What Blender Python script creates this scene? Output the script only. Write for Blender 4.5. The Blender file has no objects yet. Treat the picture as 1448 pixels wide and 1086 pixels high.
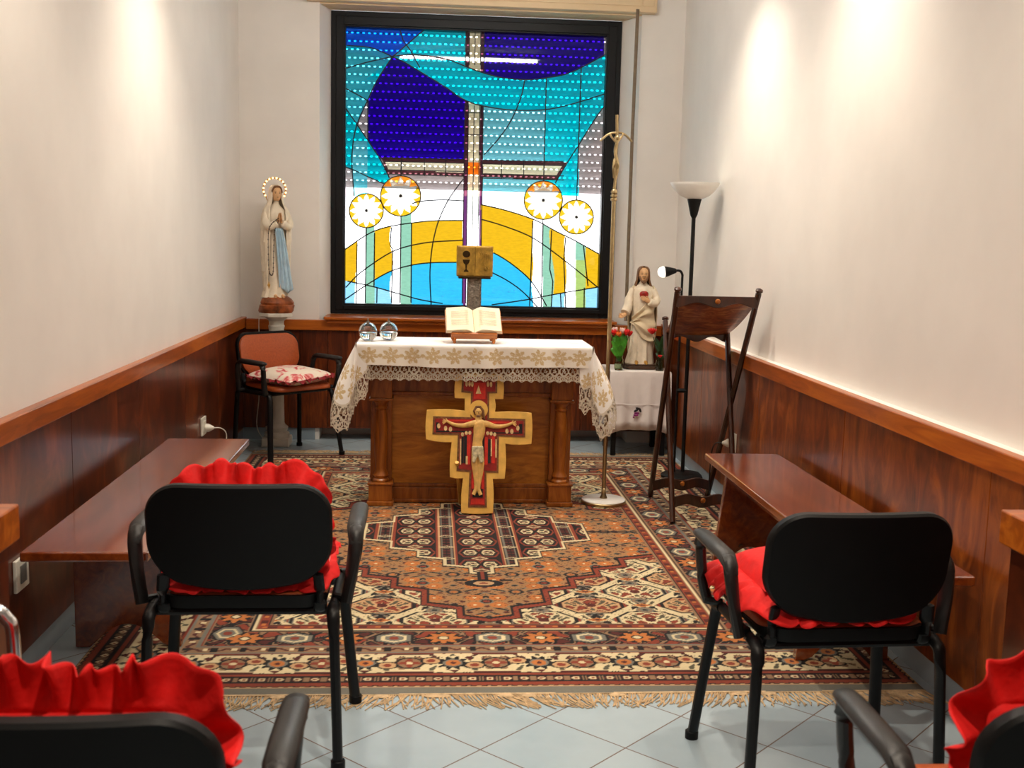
import bpy, math, random
import numpy as np
from mathutils import Vector, Matrix
random.seed(7); np.random.seed(7)
PI = math.pi
SC = bpy.context.scene
COL = SC.collection

# ------------------------------------------------------------------ camera
F_PX, PITCH, YAW, ROLL, EYE = 1566.7, .1302, .0765, .0236, 1.466
def cam_axes():
    cy, sy, cp, sp = math.cos(YAW), math.sin(YAW), math.cos(PITCH), math.sin(PITCH)
    f = Vector((sy*cp, cy*cp, -sp)); r = Vector((cy, -sy, 0)); u = r.cross(f)
    cr, sr = math.cos(ROLL), math.sin(ROLL)
    return cr*r+sr*u, -sr*r+cr*u, f
CR, CU, CF = cam_axes()
cd = bpy.data.cameras.new('camera'); cam = bpy.data.objects.new('camera', cd); COL.objects.link(cam)
cd.sensor_fit = 'HORIZONTAL'; cd.sensor_width = 36; cd.lens = F_PX*36/1448
cd.clip_start = .05; cd.clip_end = 100
cd.dof.use_dof = True; cd.dof.focus_distance = 5.6; cd.dof.aperture_fstop = 7.0
cam.matrix_world = Matrix(((CR.x, CU.x, -CF.x, 0), (CR.y, CU.y, -CF.y, 0), (CR.z, CU.z, -CF.z, EYE), (0, 0, 0, 1)))
SC.camera = cam
def at(u, v, x=None, y=None, z=None):
    """survey: where the sight line of a photo point meets a wall, floor or table plane"""
    d = CF+CR*((u-724)/F_PX)-CU*((v-543)/F_PX)
    t = x/d.x if x is not None else (y/d.y if y is not None else (z-EYE)/d.z)
    return Vector((d.x*t, d.y*t, EYE+d.z*t))

# ------------------------------------------------------------------ light and exposure
vs = SC.view_settings
vs.view_transform = 'Standard'; vs.look = 'None'; vs.exposure = 0.85; vs.gamma = 1.0; vs.use_curve_mapping = False
wd = bpy.data.worlds.new('world'); SC.world = wd; wd.use_nodes = True
wd.node_tree.nodes['Background'].inputs[0].default_value = (.93, .97, 1, 1)
wd.node_tree.nodes['Background'].inputs[1].default_value = 5.0
def spot(name, loc, target, watts, size, blend, col=(1, .86, .7), rad=.04):
    l = bpy.data.lights.new(name, 'SPOT'); l.energy = watts*.92; l.spot_size = math.radians(size); l.spot_blend = blend
    l.color = col; l.shadow_soft_size = rad
    o = bpy.data.objects.new(name, l); COL.objects.link(o); o.location = loc
    o.rotation_euler = (Vector(target)-Vector(loc)).to_track_quat('-Z', 'Y').to_euler()
    return o
CEIL = 3.22
for nm, loc, tgt, w in (
        ('downlight_or_fill', (-.72, 5.35, CEIL-.02), (-1.0, 5.4, 0), 62), ('downlight_or_fill', (1.20, 6.0, CEIL-.02), (1.5, 6.05, 0), 62),
        ('downlight_or_fill', (1.20, 4.5, CEIL-.02), (1.5, 4.5, 0), 62), ('downlight_or_fill', (-.72, 3.5, CEIL-.02), (-1.0, 3.5, 0), 42),
        ('downlight_or_fill', (1.20, 2.8, CEIL-.02), (1.5, 2.8, 0), 45), ('downlight_or_fill', (.25, 2.2, CEIL-.02), (.25, 2.6, 0), 80), ('downlight_or_fill', (.25, .6, CEIL-.02), (.25, 1.2, 0), 110),  # the last spot is an unseen fill added to brighten the front
        ('downlight_or_fill', (.3, 6.3, CEIL-.02), (.3, 7.2, 0), 40)):  # wide centre fill added for the back of the room
    spot(nm, loc, tgt, w, 105, 1.0)

# ------------------------------------------------------------------ material helpers
def S(r, g, b):
    f = lambda c: (c/255/12.92) if c/255 <= .04045 else ((c/255+.055)/1.055)**2.4
    return (f(r), f(g), f(b))
def c4(c): return (c[0], c[1], c[2], 1)
class NT:
    def __init__(s, name):
        s.m = bpy.data.materials.new(name); s.m.use_nodes = True; s.t = s.m.node_tree
        s.b = s.t.nodes['Principled BSDF']; s.out = s.t.nodes['Material Output']
    def n(s, typ, **k):
        nd = s.t.nodes.new(typ)
        for a, v in k.items(): setattr(nd, a, v)
        return nd
    def l(s, a, b): s.t.links.new(a, b)
    def val(s, sock, v):
        if hasattr(v, 'is_output') or isinstance(v, bpy.types.NodeSocket): s.l(v, sock)
        else: sock.default_value = v
    def math(s, op, a, b=0.0):
        nd = s.n('ShaderNodeMath', operation=op); s.val(nd.inputs[0], a); s.val(nd.inputs[1], b); return nd.outputs[0]
    def coord(s, scale=(1, 1, 1), rot=(0, 0, 0), loc=(0, 0, 0)):
        tc = s.n('ShaderNodeTexCoord'); mp = s.n('ShaderNodeMapping')
        mp.inputs['Scale'].default_value = scale; mp.inputs['Rotation'].default_value = rot; mp.inputs['Location'].default_value = loc
        s.l(tc.outputs['Object'], mp.inputs['Vector']); return mp.outputs[0]
    def noise(s, vec, scale, detail=3, rough=.55, dist=0.0):
        nd = s.n('ShaderNodeTexNoise'); s.l(vec, nd.inputs['Vector'])
        nd.inputs['Scale'].default_value = scale; nd.inputs['Detail'].default_value = detail
        nd.inputs['Roughness'].default_value = rough; nd.inputs['Distortion'].default_value = dist
        return nd.outputs['Fac']
    def ramp(s, fac, stops):
        nd = s.n('ShaderNodeValToRGB'); e = nd.color_ramp.elements
        while len(e) < len(stops): e.new(.5)
        for i, (p, c) in enumerate(stops): e[i].position = p; e[i].color = c4(c)
        s.l(fac, nd.inputs[0]); return nd.outputs[0]
    def bump(s, h, strength=.2, dist=.01):
        nd = s.n('ShaderNodeBump'); nd.inputs['Strength'].default_value = strength; nd.inputs['Distance'].default_value = dist
        s.l(h, nd.inputs['Height']); s.l(nd.outputs[0], s.b.inputs['Normal'])
    def set(s, **k):
        for a, v in k.items(): s.val(s.b.inputs[a.replace('_', ' ')], v)
        return s
def plain(name, col, rough=.5, metal=0., var=.06, nscale=30, bump=0., **k):
    q = NT(name); v = q.coord(); f = q.noise(v, nscale)
    lo = tuple(max(0, c*(1-var*2)) for c in col); hi = tuple(min(1, c*(1+var*2)) for c in col)
    q.l(q.ramp(f, [(.3, lo), (.7, hi)]), q.b.inputs['Base Color'])
    q.set(Roughness=rough, Metallic=metal, **k)
    if bump: q.bump(f, bump)
    return q.m
def wood(name, cols, scale=(1, 1, 1), rot=(0, 0, 0), rough=.3, coat=.3, nscale=6, dist=1.2, crough=.12, cior=1.5):
    q = NT(name); v = q.coord(scale, rot)
    f = q.noise(v, nscale, 5, .62, dist); g = q.noise(v, nscale*.35, 2, .5, .4)
    h = q.math('ADD', q.math('MULTIPLY', f, .62), q.math('MULTIPLY', g, .38))
    q.l(q.ramp(h, [(.32, cols[0]), (.5, cols[1]), (.68, cols[2])]), q.b.inputs['Base Color'])
    q.set(Roughness=rough, Coat_Weight=coat, Coat_Roughness=crough, Coat_IOR=cior, Specular_IOR_Level=.35)
    return q.m
def attrmat(name, rough=.8, bumpscale=0, **k):
    q = NT(name); a = q.n('ShaderNodeAttribute', attribute_name='Col')
    q.l(a.outputs['Color'], q.b.inputs['Base Color']); q.set(Roughness=rough, **k)
    if bumpscale:
        q.bump(q.noise(q.coord(), bumpscale, 2), .35, .004)
    return q.m

M = {}
M['plaster'] = plain('wall plaster', (.86, .825, .775), .75, var=.015, nscale=3)
M['ceiling'] = plain('ceiling paint', (.82, .80, .77), .9, var=.01)
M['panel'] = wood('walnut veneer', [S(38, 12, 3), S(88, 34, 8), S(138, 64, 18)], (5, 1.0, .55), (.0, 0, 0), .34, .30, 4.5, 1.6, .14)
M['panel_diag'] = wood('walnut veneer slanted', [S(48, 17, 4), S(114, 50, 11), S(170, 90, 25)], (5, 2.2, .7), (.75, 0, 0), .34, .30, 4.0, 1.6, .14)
M['rail'] = wood('cherry rail', [S(118, 52, 9), S(170, 84, 18), S(200, 112, 32)], (6, .5, 5), (0, 0, 0), .32, .3, 4)
M['railx'] = wood('cherry rail across', [S(118, 52, 9), S(170, 84, 18), S(200, 112, 32)], (.5, 6, 5), (0, 0, 0), .32, .3, 4)
M['bench'] = wood('polished bench wood', [S(80, 29, 7), S(126, 53, 14), S(156, 76, 24)], (6, .7, 6), (0, 0, 0), .26, 1.0, 3.5, 1.2, .10, 1.75)
M['altar'] = wood('altar walnut', [S(106, 52, 12), S(152, 84, 24), S(186, 114, 40)], (6, 6, .8), (0, 0, 0), .36, .25, 4)
M['altar_panel'] = wood('altar veneer', [S(126, 68, 18), S(184, 114, 34), S(218, 150, 56)], (1.0, 5, 4.5), (0, .25, 0), .36, .25, 3.2, 1.8)
M['lectern'] = wood('dark lectern wood', [S(30, 12, 5), S(54, 24, 10), S(78, 36, 16)], (5, 5, .8), (0, 0, 0), .33, .4, 4)
M['blackmetal'] = plain('black painted steel', (.0025, .0025, .003), .45, var=.1, nscale=60, Specular_IOR_Level=.3)
M['blackplastic'] = plain('black plastic shell', (.002, .002, .0022), .5, var=.1, nscale=260, bump=.05, Specular_IOR_Level=.22)
M['armplastic'] = plain('black arm plastic', (.008, .0075, .0075), .42, var=.1, nscale=300, bump=.08)
M['frameblack'] = plain('black window frame', (.003, .0035, .0045), .45, var=.1, Specular_IOR_Level=.25)
M['leather'] = plain('tan leatherette', S(168, 78, 34), .42, var=.07, nscale=90, bump=.05)
M['red'] = plain('red cotton', S(222, 9, 5), .75, var=.05, nscale=26, bump=.45)
M['beige'] = plain('beige painted wood', S(226, 200, 160), .5, var=.02, nscale=5)
M['tile_skirt'] = plain('blue grey skirting tile', S(150, 165, 175), .25, var=.04, nscale=4)
M['brass'] = plain('brass', S(182, 162, 122), .34, 1., var=.08)
M['bronze'] = plain('bronze relief', S(186, 146, 60), .4, .55, var=.18, nscale=22, bump=.25)
M['darkbronze'] = plain('dark bronze', S(60, 42, 16), .45, .8, var=.1)
M['pewter'] = plain('hammered pewter', S(150, 142, 130), .4, .9, var=.2, nscale=70, bump=.6)
M['chrome'] = plain('chrome', (.8, .8, .82), .16, 1., var=.02)
M['marble'] = plain('white marble', S(236, 232, 226), .25, var=.03, nscale=9)
M['stone'] = plain('off white pedestal paint', S(214, 208, 194), .5, var=.05, nscale=12)
M['whiteplastic'] = plain('white plastic', S(232, 228, 214), .4, var=.02)
M['greyplastic'] = plain('grey plastic', S(110, 108, 104), .45, var=.02)
M['cord_grey'] = plain('brown grey strap', S(120, 104, 84), .7, var=.08)
M['cord_black'] = plain('black cable', (.01, .01, .01), .5)
M['bowl'] = plain('frosted white glass bowl', S(244, 244, 238), .3, var=.01)
M['paper'] = plain('cream book paper', S(244, 228, 196), .8, var=.02, nscale=8)
M['print'] = plain('faint grey print', S(206, 196, 174), .8, var=.1, nscale=200)
M['standwood'] = wood('honey book stand', [S(140, 70, 20), S(178, 100, 34), S(204, 128, 54)], (1, 6, 6), (0, 0, 0), .3, .3, 5)
M['ivory'] = plain('painted ivory robe', S(236, 222, 198), .5, var=.05, nscale=20)
M['cream2'] = plain('painted cream mantle', S(216, 198, 164), .55, var=.06, nscale=18)
M['skin'] = plain('painted skin', S(226, 178, 128), .5, var=.05, nscale=30)
M['sash'] = plain('painted pale blue sash', S(182, 210, 226), .5, var=.06, nscale=18)
M['brownhair'] = plain('painted brown hair', S(116, 76, 42), .5, var=.15, nscale=50)
M['rock'] = plain('painted brown rock', S(136, 68, 24), .45, var=.38, nscale=16, bump=.4)
M['statuebase'] = plain('dark brown plinth', S(70, 46, 28), .5, var=.1)
M['heart'] = plain('red enamel heart', S(150, 24, 12), .35, var=.2, nscale=40)
M['rosary'] = plain('dark rosary beads', S(66, 48, 34), .4, var=.2)
M['gold'] = plain('gold leaf', S(240, 190, 94), .42, .1, var=.08, nscale=14)
M['goldmetal'] = plain('gilt wire', S(214, 168, 90), .3, 1.)
M['iconred'] = plain('icon crimson', S(150, 26, 18), .55, var=.15, nscale=40)
M['iconbright'] = plain('icon bright red', S(206, 40, 22), .55, var=.1, nscale=40)
M['iconbrown'] = plain('icon brown border', S(118, 74, 38), .5, var=.25, nscale=60)
M['iconblack'] = plain('icon black', S(22, 16, 18), .55, var=.1)
M['iconcream'] = plain('icon cream', S(226, 196, 140), .55, var=.15, nscale=50)
M['iconskin'] = plain('icon skin', S(228, 182, 104), .5, var=.08, nscale=40)
M['iconcloth'] = plain('icon loincloth', S(206, 194, 156), .55, var=.2, nscale=60)
M['leaf'] = plain('green leaf', S(76, 158, 44), .45, var=.2, nscale=20)
M['leafdark'] = plain('dark green leaf', S(30, 66, 26), .5, var=.2, nscale=20)
M['redpetal'] = plain('red petal', S(222, 28, 30), .5, var=.15, nscale=20)
M['pinkpetal'] = plain('pale pink petal', S(244, 206, 196), .5, var=.1, nscale=20)
M['orangepetal'] = plain('orange petal', S(232, 104, 28), .5, var=.1, nscale=20)
M['linen'] = plain('white linen', S(240, 232, 228), .85, var=.02, nscale=12, bump=.06)
M['violet'] = plain('violet embroidery', S(150, 40, 120), .8, var=.2)
M['lead'] = plain('lead came', (.012, .012, .016), .5, .3)
M['fringe'] = plain('wool fringe', S(198, 170, 132), .95, var=.15, nscale=40)
M['sling'] = wood('worn brown leather', [S(60, 20, 8), S(132, 64, 32), S(190, 132, 80)], (4, 9, 4), (0, 0, .4), .45, .2, 3)
M['dark'] = plain('dark void', (.006, .005, .005), .9)
M['screw'] = plain('blackened screw', (.02, .02, .02), .5, .8)
def glass_mat(name, col=(1, 1, 1), rough=.0, ior=1.45):
    q = NT(name); f = q.noise(q.coord(), 8)
    q.l(q.ramp(f, [(0, col), (1, tuple(c*.97 for c in col))]), q.b.inputs['Base Color'])
    q.set(Roughness=rough, IOR=ior, Transmission_Weight=1.0); return q.m
M['glass'] = glass_mat('clear glass', (.97, .98, .98))
M['oil'] = glass_mat('lamp oil', (.98, .97, .93), 0, 1.33)
M['greenglass'] = glass_mat('greenish glass', (.62, .72, .56), .05)
def emit_mat(name, col, strength):
    q = NT(name); f = q.noise(q.coord(), 5)
    q.l(q.ramp(f, [(0, col), (1, col)]), q.b.inputs['Emission Color']); q.set(Emission_Strength=strength, Roughness=.3); 
    q.b.inputs['Base Color'].default_value = c4(col); return q.m
M['bulb'] = emit_mat('lit halo bulb', (1, .5, .2), 2.4)
M['tube'] = emit_mat('lit fluorescent tube', (1, .94, .86), 105)
M['opal'] = emit_mat('opal bulb', (1, .9, .78), .9)
# floor: diagonal blue grey tiles with brown joints
q = NT('blue grey floor tiles'); tc = q.coord(); sp = q.n('ShaderNodeSeparateXYZ'); q.l(tc, sp.inputs[0])
r2 = 2**.5
a_ = q.math('DIVIDE', q.math('ADD', q.math('SUBTRACT', sp.outputs[0], -.4708), q.math('SUBTRACT', sp.outputs[1], 3.2468)), .3*r2)
b_ = q.math('DIVIDE', q.math('SUBTRACT', q.math('SUBTRACT', sp.outputs[0], -.4708), q.math('SUBTRACT', sp.outputs[1], 3.2468)), .3*r2)
def edge(x): return q.math('ABSOLUTE', q.math('SUBTRACT', q.math('FRACT', q.math('ADD', x, 30.5)), .5))
e_ = q.math('MINIMUM', edge(a_), edge(b_)); g_ = q.math('LESS_THAN', e_, .0072)
wn = q.n('ShaderNodeTexWhiteNoise', noise_dimensions='2D'); cb = q.n('ShaderNodeCombineXYZ')
q.l(q.math('FLOOR', q.math('ADD', a_, 30)), cb.inputs[0]); q.l(q.math('FLOOR', q.math('ADD', b_, 30)), cb.inputs[1]); q.l(cb.outputs[0], wn.inputs['Vector'])
mixv = q.math('ADD', q.math('MULTIPLY', q.noise(tc, 5, 4), .7), q.math('MULTIPLY', wn.outputs['Value'], .3))
tcol = q.ramp(mixv, [(.3, S(158, 176, 186)), (.75, S(178, 194, 202))])
mx = q.n('ShaderNodeMix', data_type='RGBA'); q.l(g_, mx.inputs[0]); q.l(tcol, mx.inputs[6]); mx.inputs[7].default_value = c4(S(112, 88, 76))
q.l(mx.outputs[2], q.b.inputs['Base Color']); q.l(q.math('ADD', q.math('MULTIPLY', g_, .5), .28), q.b.inputs['Roughness'])
M['floor'] = q.m
# cushion print: cream with red and pink flowers
q = NT('floral cushion cotton'); f = q.noise(q.coord(), 7.5, 3, .6, 1.2)
q.l(q.ramp(f, [(.34, S(168, 20, 34)), (.41, S(226, 110, 110)), (.47, S(240, 224, 206)), (.75, S(244, 232, 214))]), q.b.inputs['Base Color'])
q.set(Roughness=.8); M['floral'] = q.m
q = NT('pink cushion cotton'); f = q.noise(q.coord(), 16, 2, .5, .4)
q.l(q.ramp(f, [(.28, S(206, 30, 30)), (.34, S(236, 186, 176)), (.7, S(238, 196, 186))]), q.b.inputs['Base Color'])
q.set(Roughness=.8); M['pink'] = q.m
M['maroon'] = plain('dark red ruffle cotton', S(132, 12, 26), .75, var=.15, nscale=16)
M['rug'] = attrmat('knotted wool rug', .95, 900)
M['cloth'] = attrmat('embroidered linen', .85, 0)
M['lace'] = attrmat('lace', .85, 0)
# stained glass: coloured see-through panes with a little surface gloss
q = NT('stained glass'); a = q.n('ShaderNodeAttribute', attribute_name='Col')
tr = q.n('ShaderNodeBsdfTransparent'); gl = q.n('ShaderNodeBsdfGlossy'); gl.inputs['Roughness'].default_value = .02
nz = q.noise(q.coord((3, 1, 14)), 9, 3); vv = q.math('ADD', q.math('MULTIPLY', nz, .5), .75)
mu = q.n('ShaderNodeMix', data_type='RGBA', blend_type='MULTIPLY'); mu.inputs[0].default_value = 1
q.l(a.outputs['Color'], mu.inputs[6]); q.l(vv, mu.inputs[7]); q.l(mu.outputs[2], tr.inputs[0])
fr = q.n('ShaderNodeFresnel'); fr.inputs['IOR'].default_value = 1.35
ms = q.n('ShaderNodeMixShader'); q.l(fr.outputs[0], ms.inputs[0]); q.l(tr.outputs[0], ms.inputs[1]); q.l(gl.outputs[0], ms.inputs[2])
q.l(ms.outputs[0], q.out.inputs[0]); M['stained'] = q.m
# roller shutter slats: thin plastic that glows a little with daylight
q = NT('shutter plastic'); df = q.n('ShaderNodeBsdfDiffuse'); tl = q.n('ShaderNodeBsdfTranslucent'); ms = q.n('ShaderNodeMixShader')
f = q.noise(q.coord(), 3); cc = q.ramp(f, [(0, (.78, .76, .74)), (1, (.84, .82, .8))])
q.l(cc, df.inputs[0]); q.l(cc, tl.inputs[0]); ms.inputs[0].default_value = .15
q.l(df.outputs[0], ms.inputs[1]); q.l(tl.outputs[0], ms.inputs[2]); q.l(ms.outputs[0], q.out.inputs[0]); M['shutter'] = q.m

# ------------------------------------------------------------------ mesh helpers
class MB:
    def __init__(s): s.v = []; s.f = []; s.mi = []; s.cur = 0
    def add(s, vs, fs, mtx=None):
        o = len(s.v)
        for p in vs:
            p = Vector(p); s.v.append(tuple(mtx @ p) if mtx is not None else tuple(p))
        for f in fs: s.f.append(tuple(i+o for i in f)); s.mi.append(s.cur)
        return s
    def box(s, x0, x1, y0, y1, z0, z1, mtx=None):
        vs = [(x, y, z) for x in (x0, x1) for y in (y0, y1) for z in (z0, z1)]
        return s.add(vs, [(0, 1, 3, 2), (4, 6, 7, 5), (0, 4, 5, 1), (2, 3, 7, 6), (0, 2, 6, 4), (1, 5, 7, 3)], mtx)
    def lathe(s, prof, n=24, c=(0, 0, 0), mtx=None, sx=1, sy=1):
        vs = []; fs = []
        for r, z in prof:
            for i in range(n):
                a = 2*PI*i/n; vs.append((c[0]+r*sx*math.cos(a), c[1]+r*sy*math.sin(a), c[2]+z))
        for j in range(len(prof)-1):
            for i in range(n):
                k = (i+1) % n; fs.append((j*n+i, j*n+k, (j+1)*n+k, (j+1)*n+i))
        if prof[0][0] > 1e-6: fs.append(tuple(range(n-1, -1, -1)))
        if prof[-1][0] > 1e-6: fs.append(tuple((len(prof)-1)*n+i for i in range(n)))
        return s.add(vs, fs, mtx)
    def tube(s, path, r, n=8, closed=False, rr=None, sq=(1, 1), up=(0, 0, 1), mtx=None):
        P = [Vector(p) for p in path]; m = len(P); rings = []; u = Vector(up)
        for i in range(m):
            a = P[i-1] if (i > 0 or closed) else P[i]; b = P[(i+1) % m] if (i < m-1 or closed) else P[i]
            t = (b-a).normalized(); e = u.cross(t)
            if e.length < .12: e = Vector((1, 0, 0)).cross(t) if abs(t.x) < .8 else Vector((0, 1, 0)).cross(t)
            if rings and e.dot(lastE) < 0: e = -e
            e.normalize(); g = t.cross(e); lastE = e
            q_ = rr[i] if rr else r
            rings.append([P[i]+e*(q_*sq[0]*math.cos(2*PI*k/n))+g*(q_*sq[1]*math.sin(2*PI*k/n)) for k in range(n)])
        vs = [p for rg in rings for p in rg]; fs = []
        for j in range(m if closed else m-1):
            o = j*n; o2 = ((j+1) % m)*n
            for k in range(n): fs.append((o+k, o+(k+1) % n, o2+(k+1) % n, o2+k))
        if not closed: fs.append(tuple(range(n-1, -1, -1))); fs.append(tuple((m-1)*n+k for k in range(n)))
        return s.add(vs, fs, mtx)
    def prism(s, poly, h0, h1, mtx=None):
        n = len(poly); vs = [(p[0], p[1], h0) for p in poly]+[(p[0], p[1], h1) for p in poly]
        fs = [tuple(range(n-1, -1, -1)), tuple(range(n, 2*n))]+[(i, (i+1) % n, n+(i+1) % n, n+i) for i in range(n)]
        return s.add(vs, fs, mtx)
    def loft(s, rings, closed=True, cap0=True, cap1=True, mtx=None):
        n = len(rings[0]); vs = [p for r in rings for p in r]; fs = []
        for j in range(len(rings)-1):
            for k in range(n if closed else n-1):
                fs.append((j*n+k, j*n+(k+1) % n, (j+1)*n+(k+1) % n, (j+1)*n+k))
        if closed and cap0: fs.append(tuple(range(n-1, -1, -1)))
        if closed and cap1: fs.append(tuple((len(rings)-1)*n+k for k in range(n)))
        return s.add(vs, fs, mtx)
    def ball(s, c, r, nu=14, nv=9, mtx=None):
        if not hasattr(r, '__len__'): r = (r, r, r)
        rings = []
        for j in range(nv+1):
            t = PI*j/nv; w = max(math.sin(t), .02)
            rings.append([(c[0]+r[0]*w*math.cos(2*PI*k/nu), c[1]+r[1]*w*math.sin(2*PI*k/nu), c[2]-r[2]*math.cos(t)) for k in range(nu)])
        return s.loft(rings, mtx=mtx)
def link(name, o, parent=None, loc=None, rot=None):
    COL.objects.link(o)
    if parent is not None: o.parent = parent
    if loc is not None: o.location = loc
    if rot is not None: o.rotation_euler = rot
    return o
def obj(name, mb, mat, parent=None, smooth=True, bevel=0, loc=None, rot=None, label=None, seg=2, sub=0):
    me = bpy.data.meshes.new(name); me.from_pydata(mb.v, [], mb.f); me.update()
    mats = mat if isinstance(mat, (list, tuple)) else [mat]
    for m_ in mats: me.materials.append(M[m_] if isinstance(m_, str) else m_)
    if len(mats) > 1: me.polygons.foreach_set('material_index', mb.mi)
    o = bpy.data.objects.new(name, me); link(name, o, parent, loc, rot)
    if smooth:
        me.polygons.foreach_set('use_smooth', [True]*len(me.polygons))
        try: me.set_sharp_from_angle(angle=math.radians(38))
        except Exception: pass
    if bevel:
        b = o.modifiers.new('bevel', 'BEVEL'); b.width = bevel; b.segments = seg; b.limit_method = 'ANGLE'; b.angle_limit = math.radians(40)
    if sub:
        b = o.modifiers.new('sub', 'SUBSURF'); b.levels = sub; b.render_levels = sub
    if label: o['label'] = label
    return o
def npmesh(name, P, C, mat, parent=None, keep=None, loc=None, thick=0):
    """grid of points (i,j,3) with a colour each; faces where keep is false are left out (lace)"""
    ni, nj = P.shape[:2]; idx = np.arange(ni*nj).reshape(ni, nj)
    q_ = np.stack([idx[:-1, :-1], idx[1:, :-1], idx[1:, 1:], idx[:-1, 1:]], -1).reshape(-1, 4)
    if keep is not None: q_ = q_[keep[:ni-1, :nj-1].reshape(-1)]
    used = np.unique(q_); remap = -np.ones(ni*nj, int); remap[used] = np.arange(len(used)); q_ = remap[q_]
    V = P.reshape(-1, 3)[used]; Cc = C.reshape(-1, 3)[used]
    me = bpy.data.meshes.new(name); nf = len(q_)
    me.vertices.add(len(V)); me.vertices.foreach_set('co', V.astype(np.float32).ravel())
    me.loops.add(nf*4); me.loops.foreach_set('vertex_index', q_.astype(np.int32).ravel())
    me.polygons.add(nf); me.polygons.foreach_set('loop_start', np.arange(0, nf*4, 4, dtype=np.int32))
    me.polygons.foreach_set('use_smooth', np.ones(nf, bool)); me.update(calc_edges=True)
    at_ = me.color_attributes.new('Col', 'FLOAT_COLOR', 'POINT')
    at_.data.foreach_set('color', np.concatenate([Cc, np.ones((len(Cc), 1))], 1).astype(np.float32).ravel())
    me.materials.append(M[mat]); o = bpy.data.objects.new(name, me); link(name, o, parent, loc)
    if thick:
        m_ = o.modifiers.new('thick', 'SOLIDIFY'); m_.thickness = thick; m_.offset = 0
    return o
def tag(o, label, cat, group=None):
    o['label'] = label; o['category'] = cat
    if group: o['group'] = group
    return o
def thing(name, label, cat, loc=(0, 0, 0), rz=0, group=None):
    o = bpy.data.objects.new(name, None); o.empty_display_size = .1; link(name, o, None, loc, (0, 0, rz)); return tag(o, label, cat, group)
def struct(name, mb, mat, parent=None, **k):
    o = obj(name, mb, mat, parent, **k)
    if parent is None: o['kind'] = 'structure'
    return o
def dup(o, parent=None):
    c = o.copy(); COL.objects.link(c)
    if parent is not None: c.parent = parent
    for ch in list(o.children): dup(ch, c)
    return c
def arc(c, r, a0, a1, n, plane='xz'):
    out = []
    for i in range(n+1):
        a = math.radians(a0+(a1-a0)*i/n); d = (r*math.cos(a), r*math.sin(a))
        out.append((c[0]+d[0], c[1], c[2]+d[1]) if plane == 'xz' else ((c[0], c[1]+d[0], c[2]+d[1]) if plane == 'yz' else (c[0]+d[0], c[1]+d[1], c[2])))
    return out
def smooth_path(pts, k=6):
    P = [Vector(p) for p in pts]; out = []
    for i in range(len(P)-1):
        p0 = P[max(i-1, 0)]; p1 = P[i]; p2 = P[i+1]; p3 = P[min(i+2, len(P)-1)]
        for j in range(k):
            t = j/k
            out.append(.5*((2*p1)+(p2-p0)*t+(2*p0-5*p1+4*p2-p3)*t*t+(-p0+3*p1-3*p2+p3)*t**3))
    out.append(P[-1]); return out
def rrect(w, h, r, n=6, cx=0, cy=0):
    out = []
    for sx, sy, a0 in ((1, 1, 0), (-1, 1, 90), (-1, -1, 180), (1, -1, 270)):
        for i in range(n+1):
            a = math.radians(a0+90*i/n); out.append((cx+sx*(w/2-r)+r*math.cos(a), cy+sy*(h/2-r)+r*math.sin(a)))
    return out

# ------------------------------------------------------------------ the room
XL, XR, YB, YF = -1.325, 1.775, 7.95, -1.6
PL, PR, PB = -1.305, 1.705, 7.92          # faces of the wood panelling
RT, RB = .878, .805                       # dado rail
NICHE = 8.30
struct('floor', MB().box(-1.6, 2.1, YF, 8.45, -.1, 0), 'floor', smooth=False)
struct('ceiling', MB().box(-1.6, 2.1, YF, 8.45, CEIL, CEIL+.1), 'ceiling', smooth=False)
struct('wall_left', MB().box(XL-.2, XL, YF, 8.45, 0, CEIL), 'plaster', smooth=False)
struct('wall_right', MB().box(XR, XR+.2, YF, 8.45, 0, CEIL).box(PR+.012, XR, YF, YB, .1, RT-.006), 'plaster', smooth=False)
struct('wall_front', MB().box(-1.6, 2.1, YF-.1, YF, 0, CEIL), 'plaster', smooth=False)
# window opening with splayed reveals
OX0, OX1, WX0, WX1, WY, WZ0, WZ1, OZ1 = -.775, 1.462, -.714, 1.358, 8.17, .898, 3.032, 3.06
wb = MB()
wb.box(XL, OX0, YB, 8.3, 0, CEIL).box(OX1, XR, YB, 8.3, 0, CEIL).box(OX0, OX1, YB, 8.3, OZ1, CEIL)
for xa, xb in ((OX0, WX0), (OX1, WX1)):
    p = [(xa, YB), (xb, WY-.005), (xb, 8.3), (xa, 8.3)]
    wb.prism(p if xa < 0 else p[::-1], .86, OZ1)
wb.box(OX0, OX1, WY+.0, 8.3, 0, WZ0+.012)
struct('wall_back', wb, 'plaster', smooth=False)
# wainscot panels with their rails
def wain(name, boxes, mat, rails, rmat):
    e = bpy.data.objects.new(name, None); link(name, e); e['kind'] = 'structure'
    mb = MB()
    for b in boxes: mb.box(*b)
    obj('panel', mb, mat, e, smooth=False, bevel=.002)
    rb = MB()
    for b in rails: rb.box(*b)
    obj('rail', rb, rmat, e, smooth=False, bevel=.004)
    return e
def spans(a, b, w):
    n = max(1, round((b-a)/w)); st = (b-a)/n
    return [(a+i*st+.0012, a+(i+1)*st-.0012) for i in range(n)]
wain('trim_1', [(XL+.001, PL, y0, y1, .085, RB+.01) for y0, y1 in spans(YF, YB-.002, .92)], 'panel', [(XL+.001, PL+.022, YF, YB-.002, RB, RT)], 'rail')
wain('trim_2', [(PR, PR+.02, y0, y1, .085, RB+.01) for y0, y1 in spans(YF, YB-.002, 1.22)], 'panel_diag', [(PR-.02, PR+.02, YF, YB-.002, RB, RT)], 'rail')
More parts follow.
